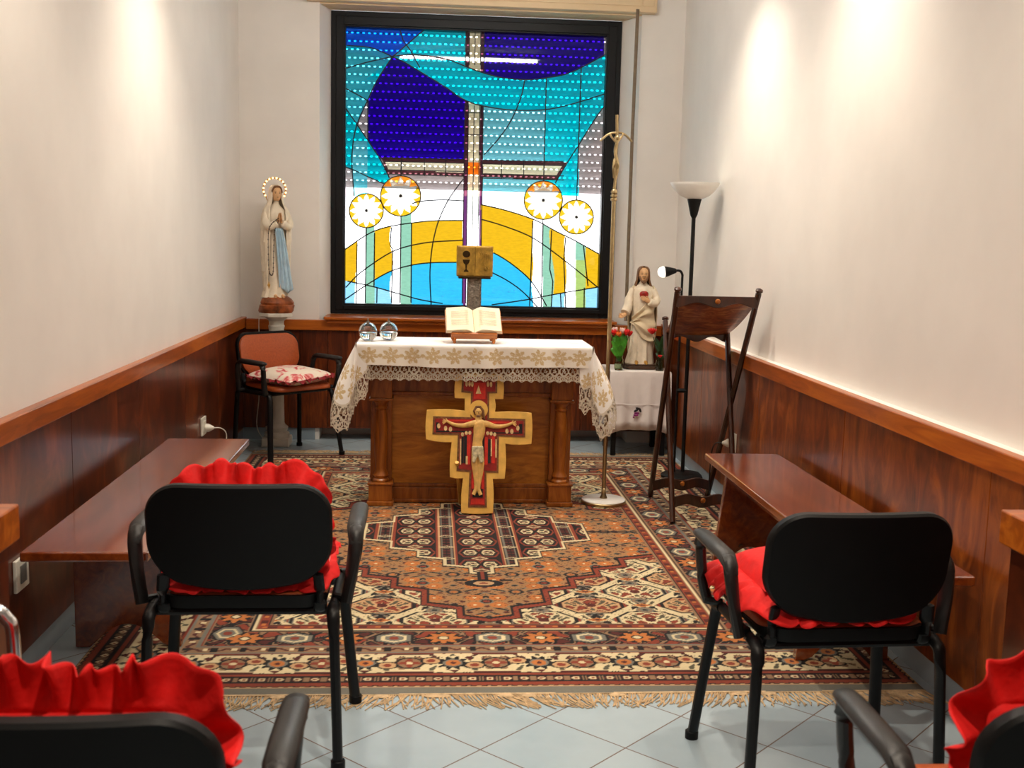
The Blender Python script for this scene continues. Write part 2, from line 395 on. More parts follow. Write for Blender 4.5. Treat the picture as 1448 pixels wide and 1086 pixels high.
wain('trim_3', [(x0, x1, PB, YB-.001, .088, RB+.01) for x0, x1 in spans(PL-.015, PR+.015, .58)], 'panel', [(PL+.024, PR-.022, PB-.025, YB-.001, RB-.012, RT-.012)], 'railx')
struct('baseboard_left', MB().box(XL+.001, XL+.014, YF, YB, 0, .085), 'tile_skirt', smooth=False)
struct('baseboard_right', MB().box(PR+.004, XR-.001, YF, YB, 0, .085), 'tile_skirt', smooth=False)
struct('baseboard_back', MB().box(XL, OX0-.03, YB-.014, YB-.001, 0, .085), 'tile_skirt', smooth=False)
# end pilasters with wooden wainscot near the camera
def pilaster(name, xa, xb, wa, wb_, y0, y1):
    e = bpy.data.objects.new(name, None); link(name, e); e['kind'] = 'structure'
    obj('panel', MB().box(xa, xb, y0, y1, 0, .802), 'panel', e, smooth=False, bevel=.003)
    r = .02
    obj('rail', MB().box(xa if xa < -1 else xa-r, xb+r if xa < -1 else xb, y0-r, y1+r, .80, .878), 'railx', e, smooth=False, bevel=.004)
    obj('plaster_shaft', MB().box(wa, wb_, y0+.02, y1-.05, .878, CEIL), 'plaster', e, smooth=False)
pilaster('wall_pilaster_left', PL+.001, -.891, XL+.001, -1.02, 1.9, 2.376)
pilaster('wall_pilaster_right', 1.333, PR-.001, 1.43, PR+.01, 1.95, 2.371)
# shutter box over the window
bx = bpy.data.objects.new('trim_4', None); link('trim_4', bx); bx['kind'] = 'structure'
obj('box_body', MB().box(-.86, 1.553, 7.87, YB-.001, 3.045, CEIL-.001), 'beige', bx, smooth=False, bevel=.006)
obj('box_lid', MB().box(-.80, 1.44, 7.862, 7.87, 3.085, CEIL-.004).box(1.45, 1.53, 7.862, 7.87, 3.085, CEIL-.004), 'beige', bx, smooth=False, bevel=.003)
# window: frame, leaded glass, sill
win = bpy.data.objects.new('window_1', None); link('window_1', win); win['kind'] = 'structure'
GX0, GX1, GZ0, GZ1 = -.612, 1.252, .972, 2.925
fr_ = MB()
for a, b, c, d in ((WX0, GX0, WZ0, WZ1), (GX1, WX1, WZ0, WZ1), (GX0, GX1, WZ0, GZ0), (GX0, GX1, GZ1, WZ1)): fr_.box(a, b, WY-.02, WY+.06, c, d)
for a, b, c, d in ((WX0+.035, GX0-.012, WZ0+.03, WZ1-.035), (GX1+.012, WX1-.035, WZ0+.03, WZ1-.035), (GX0-.012, GX1+.012, WZ0+.03, GZ0-.012), (GX0-.012, GX1+.012, GZ1+.012, WZ1-.035)): fr_.box(a, b, WY-.034, WY-.018, c, d)
obj('window_frame', fr_, 'frameblack', win, smooth=False, bevel=.004)
sl = MB().box(-.735, 1.345, 7.84, WY-.02, RT-.006, WZ0-.004).box(-.72, 1.33, 7.86, 7.93, RT-.03, RT-.006)
obj('window_sill', sl, 'railx', win, smooth=False, bevel=.005)
obj('box_soffit', MB().box(OX0, OX1, YB, WY-.02, 3.036, OZ1), 'beige', win, smooth=False)

# ---- stained glass design, drawn in the window's own plane (design sheet 1155 x 1086 from top left)
def d2w(cx, cy):
    p = at(440+cx/2.31, cy/2.31, y=WY); return p.x, p.z
def crop_of(X, Z):
    v0 = X*CR.x+WY*CR.y+(Z-EYE)*CR.z; v1 = X*CU.x+WY*CU.y+(Z-EYE)*CU.z; w = X*CF.x+WY*CF.y+(Z-EYE)*CF.z
    return (724+F_PX*v0/w-440)*2.31, (543-F_PX*v1/w)*2.31
def cat(pts, k=8):
    p = smooth_path([(a, b, 0) for a, b in pts], k); return np.array([(q_.x, q_.y) for q_ in p])
swoosh_lo = cat([(265, 185), (300, 200), (360, 236), (440, 285), (500, 325), (560, 345), (650, 358), (760, 358), (850, 340), (960, 306)])
swoosh_up = cat([(265, 183), (340, 178), (440, 192), (530, 226), (610, 250), (700, 260), (770, 253), (850, 235), (960, 178)])
blue_lo = cat([(100, 147), (185, 153), (230, 168), (265, 184)])
teal_lo = cat([(100, 226), (180, 203), (265, 184)])
arcl = cat([(265, 185), (215, 262), (185, 325), (150, 405), (136, 470), (133, 540), (140, 640)])
navy_l = np.array([(265, 185), (215, 262), (187, 325), (185, 460), (228, 520)])
outer = cat([(100, 822), (110, 815), (185, 765), (245, 742), (330, 728), (400, 721), (497, 720)])
outer_r = cat([(555, 668), (640, 688), (730, 718), (800, 755), (870, 790), (945, 832)])
inner = cat([(90, 992), (120, 972), (190, 925), (260, 886), (330, 866), (400, 858), (497, 857)])
inner_r = cat([(555, 812), (600, 828), (660, 866), (720, 920), (770, 1000), (790, 1040)])
mid = cat([(105, 948), (150, 900), (200, 862), (250, 830), (290, 812), (340, 799), (400, 790), (497, 785)])
mid_r = cat([(555, 716), (620, 735), (700, 765), (760, 800), (850, 868), (938, 940)])
low_l = cat([(100, 915), (200, 936), (300, 964), (360, 980), (430, 992)])
low_r = cat([(590, 996), (700, 980), (800, 961), (945, 937)])
arc2 = cat([(590, 890), (640, 916), (690, 952), (740, 1003)])
navyarc = cat([(698, 262), (685, 320), (655, 390), (615, 450), (565, 505)])
midarc = cat([(497, 585), (450, 650), (415, 725), (395, 810), (388, 900), (392, 995)])
diag_l = cat([(112, 352), (185, 458), (228, 525), (256, 582)])
diag_l2 = cat([(112, 545), (150, 560), (185, 577), (240, 601)])
diag_l3 = cat([(112, 288), (150, 308), (187, 330)])
diag_r = cat([(958, 346), (920, 400), (880, 465), (835, 535), (798, 598)])
lead_h = cat([(330, 665), (360, 657), (430, 653), (497, 656)])
circ = [(180, 688, 56), (292, 640, 66), (759, 654, 63), (867, 709, 56)]
def yof(curve, x): return np.interp(x, curve[:, 0], curve[:, 1])
def xof(curve, y): return np.interp(y, curve[:, 1], curve[:, 0])
def glass_colour(x, y):
    C = np.zeros(x.shape+(3,)); 
    def put(m, c): C[m] = c
    clear = (.44, .38, .385); teal = (.0, .62, .80); navy = (.012, .0, .30); blue = (.0, .12, .85); lblue = (.20, .60, .72)
    white = (.40, .39, .39); yel = (.118, .066, .0016); cyan = (.005, .073, .124); green = (.041, .083, .059); ygreen = (.060, .083, .023); lcy = (.047, .103, .14)
    put(x > -1e9, clear)
    top = y < 640
    # left upper field
    al = xof(arcl, y)
    put(top & (x < 270) & (y < yof(teal_lo, x)+0*x), teal)
    m = top & (x < al) & (y > 160); put(m, (.05, .55, .70))
    put(top & (x < 250) & (y > yof(diag_l3, np.clip(x, 112, 187))) & (y < yof(diag_l, x)) & (x > al), clear)
    put(top & (x < 256) & (y > yof(diag_l, x)) & (y < yof(diag_l2, np.clip(x, 112, 240))), (.0, .52, .66))
    put(top & (x < 183) & (x > al) & (y > 460) & (y < 640), (.12, .55, .68))
    put(top & (x < 112+140) & (y > yof(diag_l2, np.clip(x, 112, 240))) & ~((x > al) & (x < 183)), clear)
    # blue corner
    edge_b = 368-(y-97)*(103/88.)
    put((x < np.minimum(edge_b, 370)) & (y < yof(blue_lo, np.clip(x, 100, 265))) & (y < 190), blue)
    put((x >= edge_b) & (x < 510) & (y < 260), teal)
    # navy panel
    nl = np.interp(y, navy_l[:, 1], navy_l[:, 0])
    put((x > nl) & (x < 502) & (y > yof(swoosh_lo, np.clip(x, 265, 960))) & (y < 520) & (x > 185), navy)
    # right upper
    put((x > 556) & (y < yof(swoosh_up, x)), navy)
    put((x > 556) & (x < 764) & (y > yof(swoosh_lo, x)) & (y < 640), lblue)
    put((x >= 764) & (y > yof(swoosh_lo, x)) & (x < 875) & (y < 640), teal)
    put((x >= 875) & (y > yof(swoosh_lo, x)) & (x < xof(diag_r, y)) & (y < 600), teal)
    put((x >= 875) & (x > xof(diag_r, y)) & (y < 640), clear)
    # vertical cross bar and swoosh over it
    xc0 = np.interp(y, [87, 1010], [506, 493]); xc1 = np.interp(y, [87, 1010], [566, 557])
    inb = (x > xc0) & (x < xc1); put(inb, (.075, .02, .035)); put(inb & (y > 640), (.022, .005, .022))
    put((x > xc0+12) & (x < xc1-11), (.85, .74, .50)); put((x > xc0+12) & (x < xc1-11) & (y > 640), (.5, .48, .44))
    put((y > yof(swoosh_up, x)) & (y < yof(swoosh_lo, x)) & (x > 265), teal)
    put((x > 510) & (x < 764) & (y > 590) & (y < 640) & (x > xc1), lblue)
    # horizontal bar
    k = (x-230)/600.; y0 = 514+14*k; y1 = 568+20*k
    xa = np.interp(y, [514, 568], [228, 250]); xb = np.interp(y, [528, 592], [838, 800])
    hb = (y > y0) & (y < y1) & (x > xa) & (x < xb); put(hb & ~((x > xc0) & (x < xc1)), (.09, .03, .035))
    put((y > y0+13) & (y < y1-14) & (x > xa+8) & (x < xb-10) & ~((x > xc0) & (x < xc1)), (.85, .76, .52))
    put((x > xc0+11) & (x < xc1-10) & (y > 530) & (y < 570), (1.0, .20, .01))
    # lower field
    low = y >= 640
    put(low & ~inb, white)
    L = low & (x < 495)
    yo = yof(outer, x); yi = yof(inner, x)
    strip = lambda a, b: (x > a) & (x < b)
    ycol = strip(0, 150-(y-815)*.05) | strip(207, 262+6*np.sin(y/26.)) | strip(327, 500)
    gcol = strip(177, 207) | strip(292, 327)
    put(L & (y > yo) & ycol, yel); put(L & (y > yi) & ycol, cyan); put(L & (y > yo-30) & gcol, green)
    put(L & (y > yof(low_l, x)) & ycol & (x < 320), lcy)
    Rr = low & (x > 555)
    yo = yof(outer_r, x); yi = yof(inner_r, x)
    ycol = strip(0, 724+3*np.sin(y/22.)) | strip(787-8*np.sin((y-700)/45.), 832-4*np.sin(y/30.)) | strip(897, 960)
    gcol = strip(757, 787-8*np.sin((y-700)/45.)) | strip(864, 897)
    put(Rr & (y > yo) & ycol, yel); put(Rr & (y > yi) & ycol & (x < 760), cyan); put(Rr & (y > yo) & gcol, green)
    put(Rr & gcol & (x > 860) & (y > 850), ygreen)
    put(Rr & (y > yof(low_r, x)) & ycol & (x > 780), lcy)
    # daisy wheels; tops of the larger ones coloured brighter to offset the shutter's shade
    for cx, cy, R_ in circ:
        dx = x-cx; dy = y-cy; r = np.hypot(dx, dy)/R_; th = np.arctan2(dy, dx)
        put(r < 1, (.32, .315, .30)); put((r < .62) & (y < cy-.5*R_) & (R_ > 60), (.62, .42, .24))
        tri = np.abs(((th/(2*PI)*12) % 1)-.5)*2
        put((r < 1) & (r > .62+.34*tri), (.145, .080, .002)); put((r < 1) & (r > .62+.34*tri) & (y < cy-.45*R_) & (R_ > 60), (1.0, .32, .02)); put((r < .62+.34*tri) & (r > .62) & (y < cy-.5*R_) & (R_ > 60), (.95, .85, .70))
        put(r < .10, (.03, .02, .006))
    return C
gx = np.arange(GX0-.005, GX1+.006, .0042); gz = np.arange(GZ0-.005, GZ1+.006, .0042)
GXX, GZZ = np.meshgrid(gx, gz, indexing='ij'); cxx, cyy = crop_of(GXX, GZZ)
npmesh('stained_glass', np.stack([GXX, np.full_like(GXX, WY+.012), GZZ], -1), glass_colour(cxx, cyy), 'stained', win)
lead = MB()
def came(pts, r=.0045):
    P = []
    for a, b in pts:
        X, Z = d2w(a, b)
        if GX0-.004 <= X <= GX1+.004 and GZ0-.004 <= Z <= GZ1+.004: P.append((X, WY+.012, Z))
    if len(P) > 1: lead.tube(P, r, 6, up=(0, 1, 0))
for cv in (swoosh_lo, swoosh_up, blue_lo, teal_lo, arcl, outer, outer_r, inner, inner_r, mid, mid_r, low_l, low_r, arc2, navyarc, midarc, diag_l, diag_l2, diag_l3, diag_r, lead_h): came(cv)
for ln in ([(368, 97), (265, 185)], [(290, 97), (300, 130), (325, 165), (356, 222)], [(188, 88), (180, 632)], [(180, 745), (176, 990)], [(295, 518), (293, 574)], [(293, 706), (290, 990)],
           [(769, 255), (760, 590)], [(883, 222), (868, 652)], [(758, 718), (752, 1003)], [(867, 766), (862, 1008)], [(185, 325), (185, 460)],
           [(150, 795), (147, 990)], [(207, 760), (205, 938)], [(215, 938), (214, 990)], [(262, 742), (258, 800), (266, 815), (262, 990)], [(328, 730), (326, 990)],
           [(724, 722), (722, 800), (714, 1000)], [(786, 752), (780, 880), (790, 920), (785, 1004)], [(832, 775), (826, 850), (832, 1004)], [(890, 800), (905, 935)], [(893, 940), (892, 1006)], [(815, 960), (817, 1004)]): came(np.array(ln))
for xx in (370, 440, 622, 695): came(np.array([(xx, 516+14*(xx-230)/600), (xx, 570+20*(xx-230)/600)]), .0035)
for yy in (368, 440): came(np.array([(512, yy), (556, yy)]), .0035)
for xo, c_ in ((0, 0), (60, 1), (12, 0), (49, 1), (30.5, 2)):
    P0 = [(np.interp(y, [87, 1010], [506, 493])+xo, y) for y in range(104, 998, 12) if not yof(swoosh_up, 530)-4 < y < yof(swoosh_lo, 530)+4]
    a = [p for p in P0 if p[1] < 240]; b = [p for p in P0 if p[1] > 300]
    came(np.array(a), .0035); came(np.array(b), .0035)
for off0, off1 in ((0, 0), (13, 13), (54, 60), (40, 46)):
    came(np.array([(230+6, 514+off0), (500, 520+off0)]), .0035); came(np.array([(560, 522+off1), (826, 528+off1)]), .0035)
for cx, cy, R_ in circ:
    P = [d2w(cx+R_*math.cos(t*PI/20), cy+R_*math.sin(t*PI/20)) for t in range(40)]
    lead.tube([(a, WY+.012, b) for a, b in P], .004, 6, closed=True, up=(0, 1, 0))
    z12 = []
    for t in range(24):
        rr_ = R_*(.96 if t % 2 == 0 else .62); a = t*PI/12
        z12.append(d2w(cx+rr_*math.cos(a), cy+rr_*math.sin(a)))
    lead.tube([(a, WY+.012, b) for a, b in z12], .0016, 5, closed=True, up=(0, 1, 0))
    a, b = d2w(cx, cy); lead.ball((a, WY+.006, b), .010)
obj('leading', lead, 'lead', win)
# roller shutter outside, lowered two thirds, with lit slots between slats
sh = MB(); zb = 1.815; pitch = .0585; k = 0
z = zb
while z < 3.15:
    top = z+.049
    sh.loft([[(xx, 8.36+dy, z) for dy in (-.004, .004)][::1]+[(xx, 8.36+dy, z+.001) for dy in (.004, -.004)] for xx in (-.9, 1.55)])
    prof = [(0, 0), (-.006, .010), (-.008, .023), (-.006, .038), (0, .049)]
    sh.loft([[(xx, 8.36+a, z+b) for a, b in prof]+[(xx, 8.366+a, z+b) for a, b in prof[::-1]] for xx in (-.9, 1.55)])
    x = -.9+(.0205 if k % 2 else 0)
    while x < 1.55:
        sh.box(x, x+.024, 8.358, 8.364, top-.001, z+pitch+.001); x += .041
    z += pitch; k += 1
so = obj('roller_shutter', sh, 'shutter', smooth=False); tag(so, 'pale slatted roller shutter with lit slots, half lowered outside the stained glass window', 'shutter')
sc_ = MB().tube([(1.412, 7.846, 3.06), (1.408, 7.86, 2.2), (1.413, 7.88, .90)], .012, 8, sq=(.3, 1))
tag(obj('shutter_strap', sc_, 'cord_grey'), 'thin brown grey shutter strap hanging down right of the window', 'strap')
tl_ = thing('ceiling_light', 'fluorescent ceiling tube mirrored as a white line in the window', 'ceiling light', (.35, 5.42, CEIL-.001))
obj('housing', MB().box(-.7, .7, -.045, .045, -.04, 0), 'whiteplastic', tl_, smooth=False, bevel=.005)
obj('tube', MB().tube([(-.66, 0, -.055), (.66, 0, -.055)], .013, 12), 'tube', tl_)

# ------------------------------------------------------------------ rug
RZ = .006
RCX, RCY, RHX, RHY = .25, 5.42, 1.42, 2.0
c_ = lambda r, g, b: np.array(S(r, g, b))
CREAM, PEACH, RUST, DRED, ORANGE, TAN, GREY, INK, FIELD, OLIVE = c_(206, 190, 150), c_(186, 148, 106), c_(128, 52, 32), c_(76, 26, 20), c_(178, 106, 50), c_(136, 106, 78), c_(110, 108, 98), c_(13, 11, 13), c_(152, 112, 72), c_(78, 75, 58)
def rug_colour(x, y):
    C = np.zeros(x.shape+(3,)); C[:] = GREY
    dx = x-RCX; dy = y-RCY; ax = np.abs(dx); ay = np.abs(dy)
    ex = RHX-ax; ey = RHY-ay-.055
    side = ex < ey; d = np.minimum(ex, ey); t = np.where(side, dy, dx)
    def put(m, c): C[m] = c
    tri = lambda v, p: np.abs(((v/p) % 1)-.5)*2
    def orn(u, v, k=1.): return np.sin(62*k*np.abs(u)+2.2*np.sin(41*k*v))*np.cos(55*k*np.abs(v)+1.8*np.sin(47*k*np.abs(u)))
    put(d > 0, RUST); put((d > 0) & (d < .010+.010*tri(t, .034)), INK); put((d > .0) & (d < .004+.008*tri(t, .034)), PEACH)
    b = (d > .040) & (d < .100); put(b, INK)
    u = ((t/.058) % 1-.5)*.058; w = d-.07
    put(b & (np.hypot(u*1.1, w*1.2) < .021), DRED); put(b & (np.hypot(u, w) < .013), CREAM); put(b & (np.hypot(u, w) < .006), RUST)
    put(b & (np.abs(np.abs(u)-.024) < .004) & (np.abs(w) < .018), TAN)
    put((d > .1) & (d < .118), RUST); put((d > .118) & (d < .121), INK)
    # cream border of dark rosettes and vines
    b = (d > .121) & (d < .295); put(b, CREAM); w = d-.208
    P = .30; u = ((t/P) % 1-.5)*P; n_ = np.floor(t/P)
    vine = np.abs(w-.045*np.sin(2*PI*t/P+1.2)) < .0055; put(b & vine, INK)
    o = orn(u, w, .8); put(b & (o > .62), DRED); put(b & (o < -.72), OLIVE); put(b & (np.abs(o-.5) < .06), INK)
    th = np.arctan2(w, u); r = np.hypot(u, w)
    put(b & (r < .062), CREAM); put(b & (r < .050+.011*np.cos(10*th)), INK); put(b & (r < .034), GREY); put(b & (r < .026), ORANGE); put(b & (r < .010), DRED)
    u2 = ((t/P+.5) % 1-.5)*P; r2_ = np.hypot(u2, w); th = np.arctan2(w, u2)
    put(b & (r2_ < .055+.010*np.cos(6*th)), TAN); put(b & (np.abs(r2_-.046) < .005), INK); put(b & (r2_ < .030+.01*np.cos(4*th)), RUST); put(b & (r2_ < .012), CREAM)
    for s_ in (-.25, .25):
        u3 = ((t/P+s_) % 1-.5)*P; r3 = np.hypot(u3*.9, w-.02*np.sign(s_)); put(b & (r3 < .034), INK); put(b & (r3 < .027), PEACH); put(b & (r3 < .014), RUST)
    put(b & (np.abs(w) > .074) & (tri(t, .3) > .45), DRED)
    # small guard
    b = (d > .295) & (d < .385); put(b, TAN); w = d-.34; put(b & (np.abs(np.abs(w)-.030) < .006), GREY); put(b & (np.abs(np.abs(w)-.040) < .004), RUST)
    put(b & (np.abs(w-.009*np.sin(t*105)) < .007), DRED); put(b & (np.abs(w) < .02) & (np.sin(t*62) > .75), INK); put(b & (np.abs(w) < .012) & (np.sin(t*62+2) > .86), CREAM)
    # dark border of orange and grey flowers
    b = (d > .385) & (d < .515); put(b, INK); w = d-.45; P = .36
    u = ((t/P) % 1-.5)*P; u2 = ((t/P+.5) % 1-.5)*P
    o = orn(t, w*1.3, .62); put(b & (o > .35), RUST); put(b & (o < -.55), DRED); put(b & (np.abs(o) < .10), TAN)
    r = np.hypot(u*.85, w); th = np.arctan2(w, u)
    put(b & (r < .058), INK); put(b & (r < .047+.011*np.cos(8*th)), ORANGE); put(b & (r < .020), INK); put(b & (r < .014), CREAM)
    r = np.maximum(np.abs(u2)*.80, np.abs(u2)*.4+np.abs(w)*.9); put(b & (r < .058), INK); put(b & (r < .050), GREY); put(b & (r < .038), CREAM); put(b & (r < .028), GREY); put(b & (np.hypot(u2, w) < .017), RUST)
    # inner guards
    b = (d > .515) & (d < .600); put(b, TAN); w = d-.515
    put(b & (w > .008) & (w < .016), INK); put(b & (w > .020) & (w < .030), CREAM); put(b & (w > .034) & (w < .070), RUST)
    put(b & (w > .040) & (w < .064) & (np.sin(t*75) > .3), DRED); put(b & (w > .046) & (w < .058) & (np.sin(t*75+2) > .7), ORANGE); put(b & (w > .072) & (w < .077), INK)
    # field
    f = d >= .600
    put(f, CREAM)
    px, py = .42, .345
    for ox, oy, ring, infill in ((0, 0, DRED, PEACH), (.5, .5, GREY, CREAM)):
        u = ((dx/px+ox+.5) % 1-.5)*px; v = ((ay/py+oy+.22) % 1-.5)*py
        hx = np.maximum(np.abs(v), np.abs(u)*.62+np.abs(v)*.55); 
        put(f & (hx < .098), ring); put(f & (hx < .098) & (np.abs(u) < .118), INK); put(f & (hx < .088) & (np.abs(u) < .118), infill)
        put(f & (hx < .098) & (np.abs(np.abs(u)-.128) < .006), INK); put(f & (hx < .098) & (np.abs(np.abs(u)-.140) < .004), RUST)
        o = orn(u, v, 1.05); ii = f & (hx < .078) & (np.abs(u) < .105)
        put(ii & (o > .30), RUST); put(ii & (o < -.52), OLIVE); put(ii & (np.abs(o-.22) < .07), INK)
        put(ii & (np.hypot(u, v) < .022), DRED)
        rr = np.hypot(u, np.abs(v)-.118*.98); put(f & (rr < .036), GREY); put(f & (rr < .029), TAN); put(f & (rr < .022), GREY); put(f & (rr < .011), INK)
        ug = ((dx/px+ox) % 1-.5)*px; m_ = f & (np.abs(ug) < .052) & (np.abs(v) < .075)
        o = orn(ug, v, 1.2); put(m_ & (o > .38), INK); put(m_ & (o < -.6), OLIVE)
        put(f & (np.abs(ug)*.5+np.abs(v)*1.0 < .022), ORANGE); put(f & (np.abs(ug)*.5+np.abs(v) < .009), DRED)
    # stepped orange ground
    def step(a, ed, hs, slant):
        h = np.zeros(a.shape); e0 = 0.
        for e1, hh in zip(ed, hs):
            m_ = (a >= e0) & (a < e1); h = np.where(m_, hh-(a-e0)*slant, h); e0 = e1
        return h
    eo = [.13, .27, .40, .53, .67, .90]; ho = [1.33, 1.18, .96, .80, .66, .50]
    g0 = f & (ay < step(ax, eo, ho, .35)); 
    ax2 = ax+.028; g1 = f & (ay < step(ax2, eo, ho, .35)-.03); ax3 = ax+.040; g2 = f & (ay < step(ax3, eo, ho, .35)-.045)
    put(g0, INK); put(f & (ay < step(ax+.006, eo, ho, .35)-.008), RUST); put(g1, INK); put(g2, FIELD)
    u = ((dx/.26+.5) % 1-.5)*.26; v = ((ay/.24) % 1-.5)*.24; th = np.arctan2(v, u); r = np.hypot(u, v)
    o = orn(u*.8, v, .9); put(g2 & (o > .66), GREY); put(g2 & (o > .80), INK); put(g2 & (o < -.70), DRED); put(g2 & (np.abs(o+.6) < .06), TAN)
    rq = np.hypot(np.abs(u)-.048, np.abs(v)-.044); put(g2 & (rq < .036), ORANGE); put(g2 & (rq < .008), CREAM)
    put(g2 & (r < .030), GREY); put(g2 & (r < .022), INK); put(g2 & (r < .014), RUST)
    u2 = ((dx/.26) % 1-.5)*.26; v2 = ((ay/.24+.5) % 1-.5)*.24; r = np.hypot(u2, v2); th = np.arctan2(v2, u2)
    put(g2 & (r < .036+.012*np.cos(6*th)), TAN); put(g2 & (np.abs(r-.026) < .006), INK); put(g2 & (r < .014), ORANGE)
    o = orn(dx*1.6+.03, ay*1.6+.06, 1.3); put(f & (o > .90), INK); put(f & (o < -.92), DRED)
    # medallion
    em = [.055, .17, .29, .42, .56]; hm = [.72, .62, .49, .35, .20]
    put(f & (ay < step(ax-.006, em, hm, .30)+.012), INK); put(f & (ay < step(ax, em, hm, .30)), CREAM)
    md = f & (ay < step(ax+.014, em, hm, .30)-.018); put(md, INK)
    u = ((dx/.30+.5) % 1-.5)*.30; v = ((ay/.19+.5) % 1-.5)*.19
    au = np.abs(u)
    hx = np.maximum(np.abs(v)*1.0, (np.abs(au-.042))*1.3+np.abs(v)*.42)
    put(md & (hx < .074) & (au < .094), RUST); put(md & (hx < .062), INK); put(md & (hx < .042), CREAM); o = orn(u, v, 1.3); put(md & (hx < .036) & (o > .1), OLIVE); put(md & (hx < .030) & (o < -.3), DRED)
    put(md & (au*.8+np.abs(np.abs(v)-.095) < .032), CREAM); put(md & (au*.8+np.abs(np.abs(v)-.095) < .024), TAN); put(md & (au*.8+np.abs(np.abs(v)-.095) < .010), DRED)
    for s0, s1, cc in ((.094, .100, INK), (.100, .112, RUST), (.112, .118, PEACH), (.118, .124, INK), (.124, .131, GREY), (.131, .15, INK)): put(md & (au >= s0) & (au < s1), cc)
    uu = .15-au; put(md & (uu < .019) & (uu > .003) & (np.sin(v*130) > -.4), DRED)
    put(md & (uu*.55+np.abs(np.abs(v)-.095)*1. < .022), CREAM); put(md & (uu*.55+np.abs(np.abs(v)-.095) < .015), INK); put(md & (uu*.55+np.abs(np.abs(v)-.095) < .006), TAN)
    # pendant
    pd = f & (ax < .022) & (ay > .68) & (ay < .80); put(pd, INK); put(pd & (ax < .008), RUST)
    r = np.hypot(ax*.62, ay-.845); put(f & (r < .052), INK); put(f & (r < .028), PEACH); put(f & (r < .012), RUST)
    put(f & (np.abs(ax-.10) < .028) & (np.abs(ay-.80) < .012), INK)
    # wear: slow fading of the wool
    wv = 1+.10*np.sin(x*3.1+1)*np.sin(y*2.3)+.06*np.sin(x*17+y*9)*np.sin(y*23-x*5)
    # abrash and knots
    kn = 1+.10*(np.random.rand(*x.shape)-.5)
    return np.clip(C*(wv*kn)[..., None], 0, 1)
rx = np.arange(RCX-RHX, RCX+RHX+.001, .0052); ry = np.arange(RCY-RHY, RCY+RHY+.001, .0058)
RXX, RYY = np.meshgrid(rx, ry, indexing='ij')
rug = thing('oriental_rug', 'large oriental rug with dark stepped medallion and fringed ends on the tile floor', 'rug', (0, 0, 0))
rzz = np.full_like(RXX, RZ-.0008)+.0005*np.sin(RXX*9)*np.sin(RYY*7)
npmesh('pile', np.stack([RXX, RYY, rzz], -1), rug_colour(RXX, RYY), 'rug', rug)
obj('backing', MB().box(RCX-RHX, RCX+RHX, RCY-RHY, RCY+RHY, .0005, .0046), 'fringe', rug, smooth=False)
fg = MB()
for ys, sg in ((RCY-RHY, -1), (RCY+RHY, 1)):
    x = RCX-RHX+.004
    while x < RCX+RHX:
        L = random.uniform(.065, .115); a = random.gauss(0, .3)+.5*math.sin(x*5.3); z1 = random.uniform(.0, .0018)
        p = [(x, ys-sg*.004, .0026), (x+.25*L*a, ys+sg*L*.35, .0026+z1*.6), (x+L*a*.6, ys+sg*L*.7, .0026+z1*.5), (x+L*a, ys+sg*L, .0026)]
        fg.tube(p, .003, 4, rr=[.0024, .0025, .0024, .002]); x += random.uniform(.004, .0075)
    fg.box(RCX-RHX, RCX+RHX, ys-.004, ys+.006, .001, .0055)
    for k in range(16):
        x = random.uniform(RCX-RHX, RCX+RHX); fg.ball((x, ys+sg*.012, .0035), (.03, .014, .0026), 8, 5)
obj('fringe', fg, 'fringe', rug)

# ------------------------------------------------------------------ altar
ax0, ax1, ay0 = -.322, .806, 5.93
al = thing('altar_table', 'carved walnut altar table with corner columns under the lace cloth', 'altar', (0, 0, RZ))
def fr(name, b, mat='altar', bev=.004): return obj(name, b, mat, al, smooth=False, bevel=bev)
obj('table_top', MB().box(-.372, .872, 5.868, 6.275, .845, .893), 'altar', al, smooth=False, bevel=.004)
for k, cx in enumerate((ax0+.072, ax1-.072)):
    for cy, fro in ((ay0+.072, 1), (6.20, 0)):
        p = MB().box(cx-.072, cx+.072, cy-.072, cy+.05, 0, .025).box(cx-.064, cx+.064, cy-.064, cy+.05, .025, .115).box(cx-.070, cx+.070, cy-.070, cy+.05, .115, .128)
        p.box(cx-.058, cx+.058, cy+.0, cy+.05, .128, .60)
        p.box(cx-.066, cx+.066, cy-.066, cy+.05, .578, .592).box(cx-.058, cx+.058, cy-.058, cy+.05, .592, .70).box(cx-.064, cx+.064, cy-.064, cy+.05, .70, .845)
        leg = obj('leg', p, 'altar', al, smooth=False, bevel=.004)
        if fro:
            prof = [(.046, .128), (.046, .140), (.036, .150), (.043, .165), (.034, .182), (.030, .20), (.037, .30), (.036, .40), (.031, .50), (.028, .525), (.037, .535), (.028, .545), (.034, .56), (.044, .57), (.044, .578)]
            obj('turned_column', MB().lathe(prof, 24, (cx, cy-.016, 0)), 'altar', leg)
fr('front_panel', MB().box(ax0+.12, ax1-.12, 6.055, 6.075, .10, .84), 'altar_panel', 0)
m_ = MB(); m_.box(ax0+.12, ax1-.12, 6.025, 6.055, .002, .085).box(ax0+.12, ax1-.12, 6.015, 6.03, .002, .020).box(ax0+.12, ax1-.12, 6.035, 6.055, .085, .105)
fr('lower_rail', m_)
fr('upper_rail', MB().box(ax0+.12, ax1-.12, 6.03, 6.055, .60, .845).box(ax0+.12, ax1-.12, 6.018, 6.04, .60, .62))
fr('side_panel', MB().box(ax0+.03, ax0+.05, 6.05, 6.2, .03, .84))
fr('side_panel', MB().box(ax1-.05, ax1-.03, 6.05, 6.2, .03, .84))
fr('back_panel', MB().box(ax0+.1, ax1-.1, 6.22, 6.24, .03, .84))

